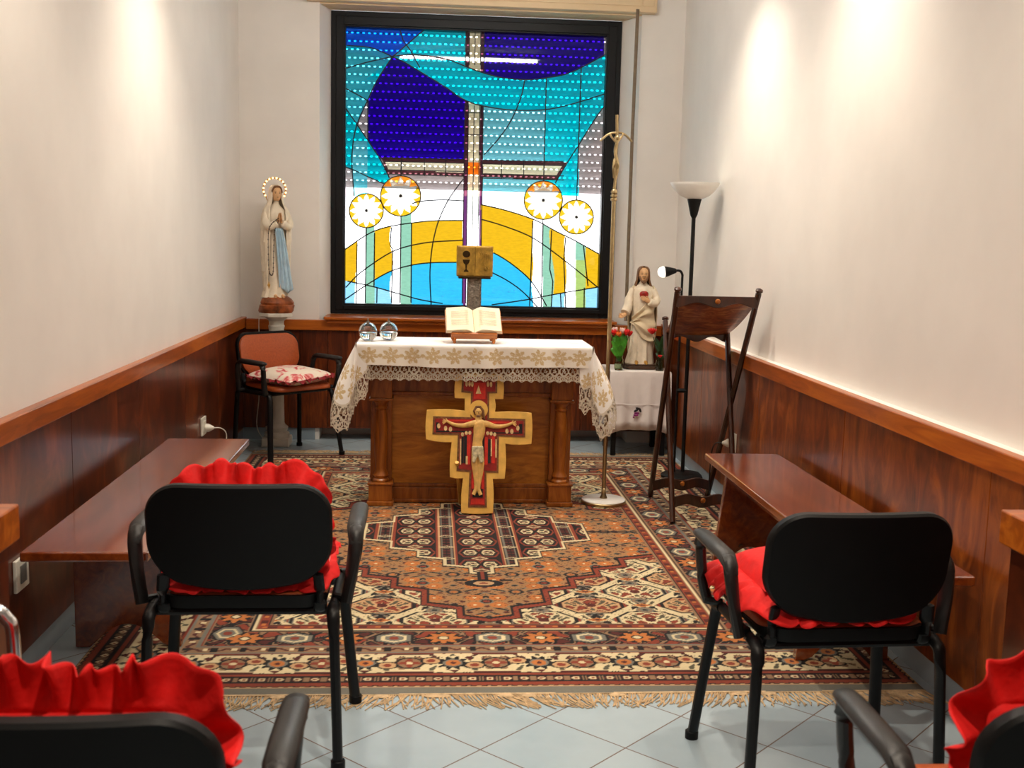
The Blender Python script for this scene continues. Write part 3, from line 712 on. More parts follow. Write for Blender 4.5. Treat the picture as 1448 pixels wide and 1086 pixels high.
# ---- altar cloth
TZ = RZ+.893+.003
cl = thing('altar_cloth', 'white altar cloth with gold embroidery and lace border draped over the altar', 'tablecloth', (0, 0, TZ))
WHITE, GOLD, IV = np.array(S(246, 242, 238)), np.array(S(208, 182, 136)), np.array(S(238, 226, 204))
def flower(u, v):
    r = np.hypot(u, v); th = np.arctan2(v, u)
    m = (r < .047*(.42+.58*np.abs(np.cos(3.5*th+.4)))) & (r > .006)
    m &= ~(np.abs(np.sin(7*th))*r < .0035*(r > .014))
    return m
# top and front fall
xs = np.linspace(-.377, .877, 300); prof = []
for y in np.linspace(6.28, 5.866, 24): prof.append((y, 0))
for a in range(1, 7):
    t = a/6*PI/2; prof.append((5.866-.012*math.sin(t), -.012*(1-math.cos(t))))
for z in np.linspace(-.015, -.118, 36)[1:]: prof.append((5.853, z))
prof = np.array(prof); SS, XX = np.meshgrid(np.arange(len(prof)), xs, indexing='ij')
Y = prof[SS, 0]; Z = prof[SS, 1].copy(); dn = np.clip(-Z/.118, 0, 1)
Y = Y-.006*dn*(1+np.sin(XX*23)+.6*np.sin(XX*41+1)); Z = Z*(1+.05*np.sin(XX*6+.4))-.0*dn
C = np.zeros(XX.shape+(3,)); C[:] = WHITE
fu = ((XX/.112+.25) % 1-.5)*.112; fv = Z+.062
bandm = (Z < -.014); C[bandm] = IV*.55+WHITE*.45
C[bandm & flower(fu, fv*1.05)] = GOLD; u2 = ((XX/.112+.75) % 1-.5)*.112
C[bandm & (np.hypot(u2*.8, fv) < .010)] = GOLD; C[bandm & (np.abs(fv-.006*np.sin(XX*56)) < .0025)] = GOLD*.8+IV*.2
npmesh('cloth_top', np.stack([XX, Y, Z], -1), C, 'cloth', cl)
def lace_keep(s, t, T):
    """s along, t down from the top of the lace, T its depth"""
    P = .050; u = ((s/P) % 1-.5)*P; u2 = ((s/P+.5) % 1-.5)*P
    k = np.zeros(s.shape, bool)
    for uu, tc_, R_ in ((u, .028, .023), (u2, .058, .021), (u, T-.020, .019)):
        r = np.hypot(uu, t-tc_); th = np.arctan2(t-tc_, uu)
        k |= (np.abs(r-R_) < .0030) | (r < R_*.5*(.7+.3*np.cos(5*th))) & (r > .0035)
    k |= (t < .006); edge = T-.013*np.abs(np.sin(PI*s/P))
    k |= (np.abs(u-(t-.02)*.5) < .0017) | (np.abs(u+(t-.02)*.5) < .0017)
    k |= (t > edge-.0045)
    return k & (t < edge)
s_ = np.arange(-.33, .862, .0030); t_ = np.arange(0, .092, .0030)
SSx, TT = np.meshgrid(s_, t_, indexing='ij')
Yl = 5.858-.004*np.sin(SSx*30)-.003*np.sin(SSx*71); P = np.stack([SSx, Yl, -.106-TT*1.0], -1)
Cc = np.zeros(SSx.shape+(3,)); Cc[:] = IV*.74
npmesh('lace_border', P, Cc, 'lace', cl, keep=lace_keep(SSx, TT, .092))
# hanging ends: folded corners that fall lower, lace at the hem
def end_drape(sgn, xt, bottoms, top, low):
    n = 190; m = 165
    tp = smooth_path(top, 10); bp = smooth_path(bottoms, 10)
    def resample(p, n):
        A = np.array([tuple(q_) for q_ in p]); d = np.concatenate([[0], np.cumsum(np.linalg.norm(np.diff(A, axis=0), axis=1))]); d /= d[-1]
        tt = np.linspace(0, 1, n); return np.stack([np.interp(tt, d, A[:, i]) for i in range(3)], -1)
    A = resample(tp, n); B = resample(bp, n); v = np.linspace(0, 1, m)
    sh_ = np.sin(np.clip(v, 0, 1)*PI/2)[None, :, None]
    Pp = A[:, None, :]*(1-sh_)+B[:, None, :]*sh_
    Pp[..., 2] = A[:, None, 2]*(1-v)[None]+B[:, None, 2]*v[None]
    sl = np.linalg.norm(np.diff(B, axis=0), axis=1); s1 = np.concatenate([[0], np.cumsum(sl)]); Sg = np.repeat(s1[:, None], m, 1)
    H = (A[:, 2]-B[:, 2])[:, None]; down = H*v[None]; T = .15; t = down-(H-T)
    wob = .006*np.sin(Sg*52)*v[None]; Pp[..., 0] += wob; Pp[..., 1] += .5*wob
    keep = np.where(t > 0, lace_keep(Sg*1.0, np.maximum(t, 0)*.62, T*.62), True)
    CC = np.zeros(Pp.shape); CC[:] = WHITE*.85+IV*.15; CC[t > 0] = IV*.80
    fu = ((Sg/.105) % 1-.5)*.105; fm = flower(fu, down-H*.33) | flower(fu+.0, down-H*.55); CC[fm & (t <= 0)] = GOLD
    npmesh('end_drape', Pp, CC, 'lace', cl, keep=keep)
z0 = -.0
end_drape(-1, -.377, [(-.395, 6.27, -.36), (-.42, 6.05, -.37), (-.40, 5.95, -.36), (-.455, 5.90, -.40), (-.515, 5.845, -.40), (-.50, 5.80, -.445), (-.455, 5.79, -.47), (-.405, 5.795, -.44), (-.39, 5.84, -.36), (-.335, 5.845, -.30), (-.315, 5.856, -.25)],
          [(-.378, 6.28, z0), (-.381, 6.1, z0), (-.382, 5.95, z0), (-.384, 5.89, z0), (-.384, 5.862, z0-.004), (-.376, 5.845, z0-.03), (-.36, 5.842, z0-.07), (-.345, 5.846, z0-.09), (-.335, 5.85, z0-.10), (-.320, 5.852, z0-.105), (-.30, 5.856, z0-.108)], .4)
end_drape(1, .877, [(.895, 6.27, -.36), (.93, 6.05, -.38), (.90, 5.95, -.36), (.955, 5.90, -.40), (1.00, 5.845, -.36), (1.015, 5.80, -.41), (.975, 5.79, -.47), (.935, 5.79, -.50), (.90, 5.80, -.46), (.875, 5.845, -.36), (.84, 5.85, -.37), (.815, 5.856, -.33)],
          [(.878, 6.28, z0), (.881, 6.1, z0), (.882, 5.95, z0), (.884, 5.89, z0), (.886, 5.862, z0-.004), (.88, 5.845, z0-.03), (.866, 5.842, z0-.07), (.855, 5.846, z0-.09), (.845, 5.85, z0-.10), (.838, 5.852, z0-.10), (.828, 5.852, z0-.105), (.81, 5.856, z0-.108)], .4)

# ---- crucifix leaning against the altar
kz = thing('crucifix', 'gold edged painted wooden crucifix leaning against the altar front', 'crucifix', (0, 0, 0))
LE = .205
KM = Matrix.Translation((.273, 5.752, RZ+.0062)) @ Matrix.Rotation(PI/2-LE, 4, 'X')   # local: x right, y up the board, z towards the viewer
def kp(pts):     # design sheet of the board (931 x 1086) to board metres
    out = []
    for a, b in pts: out.append(((a-440)*.000730, (1043-b)*.000758))
    return out
def wavy(pts, amp=6):
    out = []; n = len(pts)
    cx = sum(p[0] for p in pts)/n; cy = sum(p[1] for p in pts)/n
    for i in range(n):
        a, b = pts[i], pts[(i+1) % n]; L = math.hypot(b[0]-a[0], b[1]-a[1]); k = max(2, int(L/40))
        nx, ny = -(b[1]-a[1])/max(L, 1), (b[0]-a[0])/max(L, 1)
        for j in range(k):
            t = j/k; w = amp*math.sin(PI*t) if L > 90 else 0
            out.append((a[0]+(b[0]-a[0])*t+nx*w, a[1]+(b[1]-a[1])*t+ny*w))
    return out
board = [(322, 1040), (332, 797), (236, 790), (246, 545), (58, 527), (62, 316), (338, 320), (338, 236), (264, 232), (274, 60), (616, 60), (622, 236), (560, 236), (562, 326), (832, 330), (832, 552), (640, 552), (637, 800), (550, 800), (552, 1040)]
inner_b = [(370, 1000), (378, 752), (284, 745), (290, 492), (104, 490), (108, 362), (382, 366), (382, 196), (312, 190), (318, 80), (576, 80), (576, 194), (518, 196), (518, 370), (786, 374), (786, 505), (592, 500), (590, 756), (502, 756), (508, 1000)]
def inset(poly, cx, cy, kx, ky): return [(cx+(x-cx)*kx, cy+(y-cy)*ky) for x, y in poly]
obj('board', MB().prism(kp(wavy(board, -7)), -.022, 0, KM), 'gold', kz, smooth=False, bevel=.003)
obj('painted_border', MB().prism(kp(inner_b), .0003, .0022, KM), 'iconbrown', kz, smooth=False)
pan = [(384, 985), (392, 740), (300, 730), (304, 478), (118, 476), (122, 378), (396, 380), (396, 184), (328, 178), (332, 80), (562, 80), (562, 182), (504, 184), (504, 384), (772, 388), (772, 491), (578, 486), (576, 742), (488, 742), (494, 985)]
obj('painted_field', MB().prism(kp(pan), .0020, .0032, KM), 'iconred', kz, smooth=False)
def flat(name, polys, mat, h0=.0032, h1=.005):
    for p in polys: o = obj(name, MB().prism(kp(p), h0, h1, KM), mat, kz, smooth=False)
    return o
def ell(cx, cy, a, b, n=20): return [(cx+a*math.cos(2*PI*k/n), cy+b*math.sin(2*PI*k/n)) for k in range(n)]
def rc(a, b, c, d): return [(a, b), (c, b), (c, d), (a, d)]
flat('painted_ground', [rc(398, 480, 486, 735), rc(402, 740, 478, 930), rc(130, 462, 390, 474), rc(500, 470, 765, 480), rc(130, 405, 150, 460), rc(738, 410, 764, 470)], 'iconblack', .0030, .0038)
flat('painted_ground', [rc(404, 120, 490, 236), rc(190, 385, 396, 398), rc(504, 395, 690, 408), rc(466, 745, 484, 870), rc(396, 745, 412, 870), rc(392, 940, 488, 978)], 'iconbright', .0030, .0042)
flat('painted_figure', [rc(336, 500, 356, 690), rc(318, 505, 334, 690), rc(512, 520, 532, 690)], 'iconblack', .0032, .0052)
flat('painted_figure', [rc(358, 490, 384, 700), rc(540, 500, 562, 690), rc(488, 505, 510, 700)], 'iconbright', .0032, .0050)
flat('painted_figure', [rc(306, 520, 316, 700), rc(566, 520, 576, 650), rc(350, 640, 364, 698), rc(532, 520, 540, 640), [(418, 200), (438, 140), (458, 200)]]+
     [ell(x, y, 11, 14) for x, y in ((324, 488), (352, 478), (378, 476), (508, 478), (534, 480), (560, 486))]+
     [ell(x, y, 9, 20) for x, y in ((350, 130), (372, 130), (392, 132), (508, 130), (530, 132))]+[ell(x, y, 12, 18) for x, y in ((200, 446), (236, 452), (650, 462), (686, 464), (150, 430), (730, 440))], 'iconcream', .0032, .0054)
flat('halo', [ell(440, 312, 68, 66, 32)], 'gold', .0034, .006)
# carved body in low relief: one continuous surface of trunk, neck, arms and legs
def relief(pts, rad, zc):
    P = kp(pts); return [(a, b, zc) for a, b in P], [r*.00073 for r in rad]
bd = MB()
def limb(pts, rad, zc=.010):
    p, r = relief(pts, rad, zc); pp = smooth_path(p, 5); n = len(pp); ri = np.interp(np.linspace(0, len(r)-1, n), range(len(r)), r)
    bd.tube(pp, 1, 10, rr=list(ri), sq=(1, .5), up=(0, 0, 1), mtx=KM)
limb([(441, 350), (440, 385), (446, 410), (446, 470), (436, 530), (434, 580), (436, 640)], [20, 24, 46, 42, 34, 38, 40], .009)
limb([(452, 408), (400, 412), (330, 426), (262, 420), (205, 394)], [26, 24, 16, 13, 9], .010)
limb([(440, 408), (496, 412), (566, 430), (636, 424), (690, 404)], [26, 24, 16, 13, 9], .010)
limb([(418, 600), (416, 690), (424, 760), (428, 830), (424, 872), (408, 910)], [26, 25, 21, 16, 13, 14], .011)
limb([(454, 600), (460, 690), (456, 760), (446, 830), (446, 872), (462, 912)], [26, 25, 21, 16, 13, 14], .011)
for sx_, hx_, hy_ in ((-1, 205, 394), (1, 690, 404)):
    for k_ in range(4): limb([(hx_, hy_+k_*2), (hx_+sx_*(16+k_%2*3), hy_-8+k_*9), (hx_+sx_*(26+(k_ % 3)*2), hy_-12+k_*12)], [4.5, 4, 3], .011)
    limb([(hx_-sx_*6, hy_-2), (hx_+sx_*4, hy_-18)], [4.5, 3], .012)
bd.ball((0, 0, 0), (.020, .027, .013), 14, 9, KM @ Matrix.Translation((*kp([(438, 330)])[0], .012)))
body = obj('carved_body', bd, 'iconskin', kz)
obj('hair', MB().tube([KM @ Vector((*kp([q_])[0], .013)) for q_ in ((418, 352), (408, 322), (424, 296), (450, 296), (470, 320), (476, 356), (486, 386))], .008, 8, rr=[.004, .008, .009, .009, .009, .007, .004]), 'brownhair', body)
fb = MB()
for q_ in ((428, 326), (450, 326)): fb.ball((0, 0, 0), (.0032, .0024, .002), 8, 5, KM @ Matrix.Translation((*kp([q_])[0], .0245)))
fb.tube([KM @ Vector((*kp([q_])[0], .0255)) for q_ in ((440, 326), (441, 344))], .002, 6); fb.ball((0, 0, 0), (.013, .007, .004), 10, 5, KM @ Matrix.Translation((*kp([(440, 358)])[0], .020)))
obj('face_pattern', fb, 'brownhair', body)
lc = MB(); P = kp([(392, 570), (476, 570), (480, 684), (456, 690), (436, 640), (414, 690), (396, 684)]); lc.prism(P, .004, .030, KM)
obj('loincloth', lc, 'iconcloth', kz, smooth=False, bevel=.006)
obj('easel_strut', MB().tube([(.16, 5.80, .28), (.19, 6.0, .012)], .012, 6), 'gold', kz)

# ---- book and its stand
bs = thing('book_stand', 'small honey wood book stand with curved feet on the altar cloth', 'book stand', (.243, 5.985, TZ+.003), .03)
TB = math.radians(34)
BM = Matrix.Translation((0, -.052, .056)) @ Matrix.Rotation(TB, 4, 'X')     # slanted rest: local y up the slope
obj('rest', MB().prism([(-.125, -.012), (.125, -.012), (.125, .15), (.10, .20), (-.10, .20), (-.125, .15)], -.014, 0, BM), 'standwood', bs, smooth=False, bevel=.003)
obj('ledge', MB().prism([(-.125, -.026), (.125, -.026), (.125, .02), (-.125, .02)], -.024, -.015, BM).prism([(-.122, -.026), (.122, -.026), (.122, -.010), (-.122, -.010)], -.024, .012, BM), 'standwood', bs, smooth=False, bevel=.003)
for sx_ in (-1, 1):
    for yy, dy_ in ((-.055, -1), (.085, 1)):
        p = [(sx_*.095, yy*.8, .09 if dy_ > 0 else .046), (sx_*.10, yy, .04 if dy_ > 0 else .034), (sx_*.106, yy+dy_*.008, .015), (sx_*.104, yy+dy_*.004, 0.004)]
        obj('foot', MB().tube(smooth_path(p, 4), .009, 8, rr=None), 'standwood', bs)
obj('prop', MB().box(-.09, .09, .055, .07, .030, .125), 'standwood', bs, smooth=False, bevel=.003)
bk = thing('open_book', 'open cream paged book lying on the wooden altar stand', 'book', (.243, 5.985, TZ+.003), .03)
KB = BM @ Matrix.Translation((0, -.008, .002))
bb = MB()
for sg in (-1, 1):
    rings = []
    for j in range(2):
        y = -.002 if j == 0 else .195
        top = [(sg*x, y, .004+.026*math.sin(min(1, x/.05)*PI/2)*(1-.35*max(0, (x-.05)/.095))) for x in np.linspace(.001, .146, 14)]
        ring = top+[(sg*.150, y, .003), (sg*.001, y, .003)]
        rings.append(ring if sg > 0 else ring)
    bb.loft(rings, mtx=KB)
obj('page_block', bb, 'paper', bk)
for sg in (-1, 1):
    pr_ = MB()
    for k in range(13):
        y = .165-k*.0105; a, b = .028, .122
        if k in (0, 7): b = .09
        pr_.loft([[(sg*a, y+dy, .0305), (sg*(a+b)/2, y+dy, .0275), (sg*b, y+dy, .0235)] for dy in (0, .0045)], closed=False, mtx=KB @ Matrix.Translation((0, 0, .0012)))
    obj('text', pr_, 'print', bk, smooth=False)
obj('cover', MB().box(-.153, .153, -.004, .199, 0, .003, KB), 'altar', bk, smooth=False)

# ---- globe oil lamps
def globe(loc, label):
    g = thing('globe_oil_lamp', label, 'oil lamp', loc, 0, 'glass globe oil lamps on the altar')
    n = 28
    prof = [(.012, .0008), (.026, .004), (.040, .017), (.0485, .036), (.050, .048), (.0485, .062), (.041, .080), (.028, .0935), (.012, .100), (.0085, .1005)]
    inner_ = [(max(r-.0022, .006), z+(.002 if z < .05 else -.002)) for r, z in prof][::-1]
    obj('globe', MB().lathe(prof+inner_, n), 'glass', g)
    op = [(.008, .0045), (.025, .0075), (.0375, .019), (.0450, .036), (.0458, .046)]
    obj('oil', MB().lathe(op, n), 'oil', g)
    obj('wick_tube', MB().lathe([(.006, .088), (.0095, .100), (.0095, .106), (.004, .107), (.004, .122)], 12), 'pewter', g)
globe((-.325, 5.985, TZ+.001), 'clear glass globe oil lamp nearest the left end of the altar')
globe((-.216, 6.035, TZ+.001), 'clear glass globe oil lamp nearer the open book')

# ------------------------------------------------------------------ pastoral cross on its stand
cr_ = thing('processional_cross', 'tall brass staff cross with drooping arms on a round white base', 'staff', (.995, 6.046, RZ))
obj('base', MB().lathe([(.118, .003), (.123, .008), (.123, .020), (.118, .024), (.03, .026), (.001, .026)], 48), 'marble', cr_)
obj('base_rim', MB().lathe([(.125, .0), (.1265, .003), (.1265, .014), (.1235, .017), (.1232, .0)], 48), 'brass', cr_)
obj('socket', MB().lathe([(.021, .026), (.021, .032), (.014, .045), (.013, .075), (.015, .08), (.010, .085)], 20), 'brass', cr_)
obj('staff', MB().tube([(0, 0, .06), (0, 0, 1.68)], .0115, 14), 'brass', cr_)
obj('knop', MB().lathe([(.012, 1.675), (.018, 1.68), (.018, 1.69), (.013, 1.695), (.018, 1.70), (.018, 1.71), (.013, 1.715), (.018, 1.72), (.018, 1.73), (.012, 1.74)], 16), 'brass', cr_)
obj('cross_stem', MB().tube(smooth_path([(0, 0, 1.735), (.004, 0, 1.80), (.001, 0, 1.90), (.006, 0, 2.0), (.003, 0, 2.08), (.0, 0, 2.135)], 4), .0085, 8), 'brass', cr_)
obj('cross_arm', MB().tube(smooth_path([(-.085, 0, 1.995), (-.045, 0, 2.03), (0, 0, 2.042), (.045, 0, 2.034), (.088, 0, 1.995)], 5), .006, 8, rr=None), 'brass', cr_)
fb = MB()
fb.tube(smooth_path([(0, -.012, 2.018), (.002, -.018, 1.985), (-.004, -.014, 1.94), (.006, -.018, 1.89), (.0, -.012, 1.84), (.002, -.012, 1.80)], 4), .012, 10, rr=None, sq=(1, .8))
for sx_ in (-1, 1):
    fb.tube(smooth_path([(0, -.016, 1.985), (sx_*.022, -.016, 2.01), (sx_*.036, -.010, 2.032)], 4), .0055, 8)
    fb.tube(smooth_path([(sx_*.005, -.016, 1.90), (sx_*.012, -.024, 1.86), (sx_*.004, -.012, 1.80)], 4), .008, 8)
fb.ball((.004, -.022, 2.012), (.010, .011, .013), 10, 7)
obj('corpus', fb, 'brass', cr_)

# ------------------------------------------------------------------ tabernacle on the window sill
SZ = WZ0-.003
tb = thing('tabernacle', 'gilt bronze tabernacle box with chalice relief on a pewter stem on the window sill', 'tabernacle', (.322, 7.985, SZ), .0)
obj('stem', MB().prism(rrect(.104, .07, .012), .03, .295), 'pewter', tb, smooth=False, bevel=.003)
obj('foot', MB().lathe([(.085, .0), (.085, .008), (.06, .022), (.05, .034), (.03, .036)], 24), 'pewter', tb)
obj('tray', MB().box(-.115, .115, -.085, .075, .283, .298), 'darkbronze', tb, smooth=False, bevel=.003)
obj('box_body', MB().box(-.128, .128, -.08, .08, .299, .515), 'bronze', tb, smooth=False, bevel=.004)
for sx_ in (-1, 1):
    d_ = obj('door', MB().box(min(sx_*.002, sx_*.122), max(sx_*.002, sx_*.122), -.089, -.08, .305, .509), 'bronze', tb, smooth=False, bevel=.003)
    e_b = MB()
    Mx = Matrix.Translation((sx_*.062, -.0895, .405)) @ Matrix.Rotation(PI/2, 4, 'X')
    if sx_ < 0:
        e_b.prism(ell(0, .052, .027, .024), 0, .005, Mx)
        e_b.prism([(-.026, .014), (.026, .014), (.020, -.010), (.006, -.022), (.004, -.055), (.017, -.066), (.017, -.072), (-.017, -.072), (-.017, -.066), (-.004, -.055), (-.006, -.022), (-.020, -.010)], 0, .006, Mx)
        obj('chalice_relief', e_b, 'darkbronze', d_, smooth=False, bevel=.002)
    else:
        for k in range(5):
            a = -.03+k*.014; e_b.tube(smooth_path([Mx @ Vector((a, .07-k*.004, .002)), Mx @ Vector((a+.012, .045, .003)), Mx @ Vector((a-.004, .02-.01*k, .002)), Mx @ Vector((a+.008, -.02-.008*k, .003))], 4), .0035, 6)
        e_b.ball((0, 0, 0), (.011, .014, .005), 10, 7, Mx @ Matrix.Translation((.012, -.05, .002)))
        obj('vine_relief', e_b, 'bronze', d_)
for x, lab in ((.205, 'small flared glass standing on the sill left of the tabernacle foot'), (.432, 'small flared glass standing on the sill right of the tabernacle foot')):
    g = thing('flared_glass', lab, 'glass', (x, 7.95, SZ), 0, 'flared glasses on the window sill')
    obj('bowl', MB().lathe([(.012, .0), (.014, .004), (.022, .03), (.034, .07), (.032, .07), (.020, .03), (.010, .008), (.001, .007)], 20), 'glass', g)

# ------------------------------------------------------------------ figures: shared helpers
def ring(z, cx, cy, rx, ry, n=40, amp=0., nf=9, ph=0., a0=0., a1=2*PI, closed=True):
    out = []; m = n if closed else n+1
    for k in range(m):
        a = a0+(a1-a0)*k/n; w = 1+amp*math.sin(nf*a+ph)+.5*amp*math.sin(nf*1.7*a+2*ph+1)
        out.append((cx+rx*w*math.cos(a), cy+ry*w*math.sin(a), z))
    return out
def hand_mesh(mb, wrist, fdir, palm, size, curl=.2, thumb=1):
    """palm, four unequal bent fingers and a thumb leaving the side of the palm"""
    w = Vector(wrist); f = Vector(fdir).normalized(); p = Vector(palm).normalized(); s = f.cross(p).normalized(); L = size
    mb.tube([w, w+f*.22*L, w+f*.5*L], 1, 10, rr=[.13*L, .21*L, .20*L], sq=(1, .55), up=tuple(p))
    for k, (o, ln) in enumerate(((-.15, .40), (-.05, .48), (.05, .45), (.15, .34))):
        b = w+f*.47*L+s*o*L; m1 = b+f*ln*.5*L+p*curl*.12*L; m2 = b+f*ln*L+p*curl*.4*L
        mb.tube([b, m1, m2], 1, 7, rr=[.058*L, .052*L, .036*L])
    b = w+f*.18*L+s*thumb*.16*L; mb.tube([b, b+f*.2*L+s*thumb*.12*L, b+f*.38*L+s*thumb*.10*L+p*.05*L], 1, 7, rr=[.065*L, .058*L, .04*L])
def head_mesh(mb, c, h, tilt=0):
    """face towards -y; h = head height"""
    rings = []
    prof = [(-.50, .16, .15, -.10), (-.44, .22, .22, -.09), (-.36, .26, .30, -.05), (-.24, .31, .35, -.02), (-.10, .345, .39, .0), (.05, .36, .41, .01), (.20, .365, .42, .02), (.33, .34, .39, .02), (.43, .26, .31, .02), (.49, .12, .15, .02)]
    n = 28
    for z, rx, ry, cy in prof:
        rg = []
        for k in range(n):
            a = 2*PI*k/n; x = rx*math.cos(a); y = ry*math.sin(a)+cy
            if abs(a-1.5*PI) < .34:      # nose, brow and lips run down the middle of the face
                g = math.exp(-((a-1.5*PI)/.13)**2); 
                nose = math.exp(-((z+.10)/.10)**2)*.12+math.exp(-((z+.27)/.035)**2)*.035+math.exp(-((z+.39)/.05)**2)*.05
                y -= nose*g
            for ex in (-.16, .16):
                if math.sin(a) < 0: y += .05*math.exp(-((x-ex)/.07)**2-((z-.03)/.06)**2)
            rg.append((c[0]+x*h, c[1]+y*h, c[2]+z*h))
        rings.append(rg)
    mb.loft(rings)
    for sx in (-1, 1): mb.ball((c[0]+sx*.36*h, c[1]+.04*h, c[2]-.03*h), (.035*h, .06*h, .10*h), 8, 6)
def face_marks(parent, c, h):
    for ex in (-.15, .15):
        e = obj('eye', MB().ball((c[0]+ex*h, c[1]-.345*h, c[2]+.02*h), (.055*h, .03*h, .026*h), 8, 5), 'brownhair', parent)
        obj('eyebrow', MB().tube([(c[0]+ex*h-.07*h, c[1]-.372*h, c[2]+.085*h), (c[0]+ex*h, c[1]-.40*h, c[2]+.112*h), (c[0]+ex*h+.07*h, c[1]-.365*h, c[2]+.085*h)], .012*h, 5), 'brownhair', parent)
    obj('mouth', MB().tube([(c[0]-.07*h, c[1]-.368*h, c[2]-.262*h), (c[0], c[1]-.405*h, c[2]-.268*h), (c[0]+.07*h, c[1]-.368*h, c[2]-.262*h)], .016*h, 5), 'brownhair', parent)

# ---- pedestal and praying figure in the left corner
PX, PY = -1.045, 7.72
pe = thing('pedestal_column', 'off white turned pedestal column standing behind the brown armchair in the corner', 'pedestal', (PX, PY, 0))
prof = [(.085, .06), (.088, .075), (.085, .09), (.068, .10), (.075, .115), (.078, .13), (.06, .145), (.052, .16), (.05, .30), (.046, .62), (.044, .72), (.054, .73), (.054, .745), (.046, .755), (.050, .80), (.056, .835), (.050, .845), (.052, .87), (.075, .89), (.085, .898)]
obj('shaft', MB().lathe(prof, 32), 'stone', pe)
obj('base', MB().prism(rrect(.19, .19, .01), .001, .06), 'stone', pe, smooth=False, bevel=.006)
obj('top_plate', MB().prism([(.115*math.cos(PI/8+k*PI/4), .115*math.sin(PI/8+k*PI/4)) for k in range(8)], .899, .925), 'stone', pe, smooth=False, bevel=.005)
st = thing('praying_statue', 'tall ivory robed praying woman statue with blue sash and lit halo on the corner pedestal', 'statue', (PX, PY, .926), math.radians(24))
rk = MB(); rings = []
for z, r in ((0, .112), (.012, .118), (.05, .118), (.056, .110), (.07, .114), (.095, .100), (.115, .075)):
    rings.append([(r*(1+.05*math.sin(3*a+z*30)+.03*math.sin(7*a+z*60))*math.cos(a), .88*r*(1+.06*math.sin(4*a+z*40))*math.sin(a), z) for a in [2*PI*k/36 for k in range(36)]])
rk.loft(rings); obj('rock_base', rk, 'rock', st)
rb = MB(); R_ = []
for z, rx, ry, am, cx, cy in ((.105, .088, .070, .05, -.01, .0), (.125, .086, .068, .06, -.008, .0), (.18, .074, .062, .09, 0, 0), (.28, .070, .058, .08, 0, 0), (.40, .072, .056, .05, 0, 0), (.50, .072, .054, .04, 0, 0),
                              (.56, .066, .050, .03, 0, 0), (.62, .070, .052, .02, 0, 0), (.665, .074, .050, .01, 0, .004), (.70, .062, .044, 0, 0, .008), (.725, .032, .030, 0, 0, .010), (.745, .021, .022, 0, 0, .008), (.765, .020, .022, 0, 0, .004)):
    R_.append(ring(z, cx, cy, rx, ry, 48, am, 9, z*6))
rb.loft(R_); robe = obj('robe', rb, 'ivory', st)
hd = MB(); HC = (0.0, -.006, .808); head_mesh(hd, HC, .098); head = obj('head', hd, 'skin', st)
face_marks(head, HC, .098)
obj('hair', MB().tube(smooth_path([(-.030, -.012, .775), (-.033, -.022, .815), (-.022, -.032, .846), (0, -.036, .853), (.022, -.032, .846), (.033, -.022, .815), (.030, -.012, .775)], 4), .007, 8), 'brownhair', head)
vl = MB(); R_ = []
for z, rx, ry, cy, am, op in ((.868, .010, .010, .010, 0, .6), (.862, .030, .032, .008, 0, .75), (.845, .044, .046, .006, 0, .82), (.81, .049, .052, .006, .01, .80), (.77, .050, .052, .010, .02, .75), (.735, .062, .052, .010, .03, .72), (.70, .086, .060, .008, .03, .66),
                              (.65, .100, .068, .006, .035, .58), (.58, .104, .072, .004, .05, .55), (.48, .102, .074, .004, .06, .62), (.38, .098, .074, .006, .07, .72), (.28, .092, .074, .008, .07, .85), (.18, .084, .072, .010, .06, 1.0), (.13, .080, .068, .012, .05, 1.1)):
    R_.append(ring(z, 0, cy, rx, ry, 44, am, 13, z*9, -PI/2+op, 1.5*PI-op, False))
vl.loft(R_, closed=False); v_ = obj('veil', vl, 'ivory', st); m_ = v_.modifiers.new('thick', 'SOLIDIFY'); m_.thickness = .006; m_.offset = 1
sa = MB(); R_ = []
for k in range(22):
    t = k/21; z = .575-.385*t; x0 = -.020+.030*t; w = .042+.034*t
    R_.append([(x0+w*(j/10.)*1.25-.008, -.064-.008*math.sin(j*1.9+t*3)-.006*math.sin(t*PI)+.16*(x0+w*(j/10.))**2*22*.04-(.004*t), z-.055*t*(1-abs(j/10-.62)*1.3)) for j in range(11)])
sa.loft(R_, closed=False); s_o = obj('sash', sa, 'sash', st); m_ = s_o.modifiers.new('thick', 'SOLIDIFY'); m_.thickness = .008; m_.offset = 0
am = MB()
for sx in (-1, 1):
    am.tube(smooth_path([(sx*.072, .0, .675), (sx*.082, -.035, .615), (sx*.062, -.066, .585), (sx*.018, -.082, .612)], 5), 1, 12, rr=[.024]*5+[.028]*5+[.026]*5+[.019])
obj('sleeves', am, 'ivory', st)
hm = MB()
for sx in (-1, 1): hand_mesh(hm, (sx*.010, -.082, .610), (-sx*.05, -.25, 1), (-sx, 0, 0), .074, .05, sx)
obj('hands', hm, 'skin', st)
ro = MB(); P = smooth_path([(-.012, -.100, .640), (-.060, -.095, .600), (-.078, -.088, .54), (-.080, -.088, .40), (-.076, -.088, .30), (-.066, -.088, .262), (-.050, -.090, .268), (-.044, -.086, .34), (-.040, -.082, .46), (-.034, -.088, .56), (-.012, -.100, .625)], 6)
ro.tube(P, .0022, 5)
for k in range(0, len(P), 2): ro.ball(P[k], .0048, 8, 5)
ro.tube([(-.074, -.088, .285), (-.078, -.090, .235), (-.078, -.090, .20)], .002, 5)
rs = obj('rosary', ro, 'rosary', st); obj('pendant', MB().ball((-.078, -.092, .192), (.010, .005, .013), 10, 6).tube([(-.078, -.092, .17), (-.078, -.092, .215)], .004, 6), 'goldmetal', rs)
ft = MB()
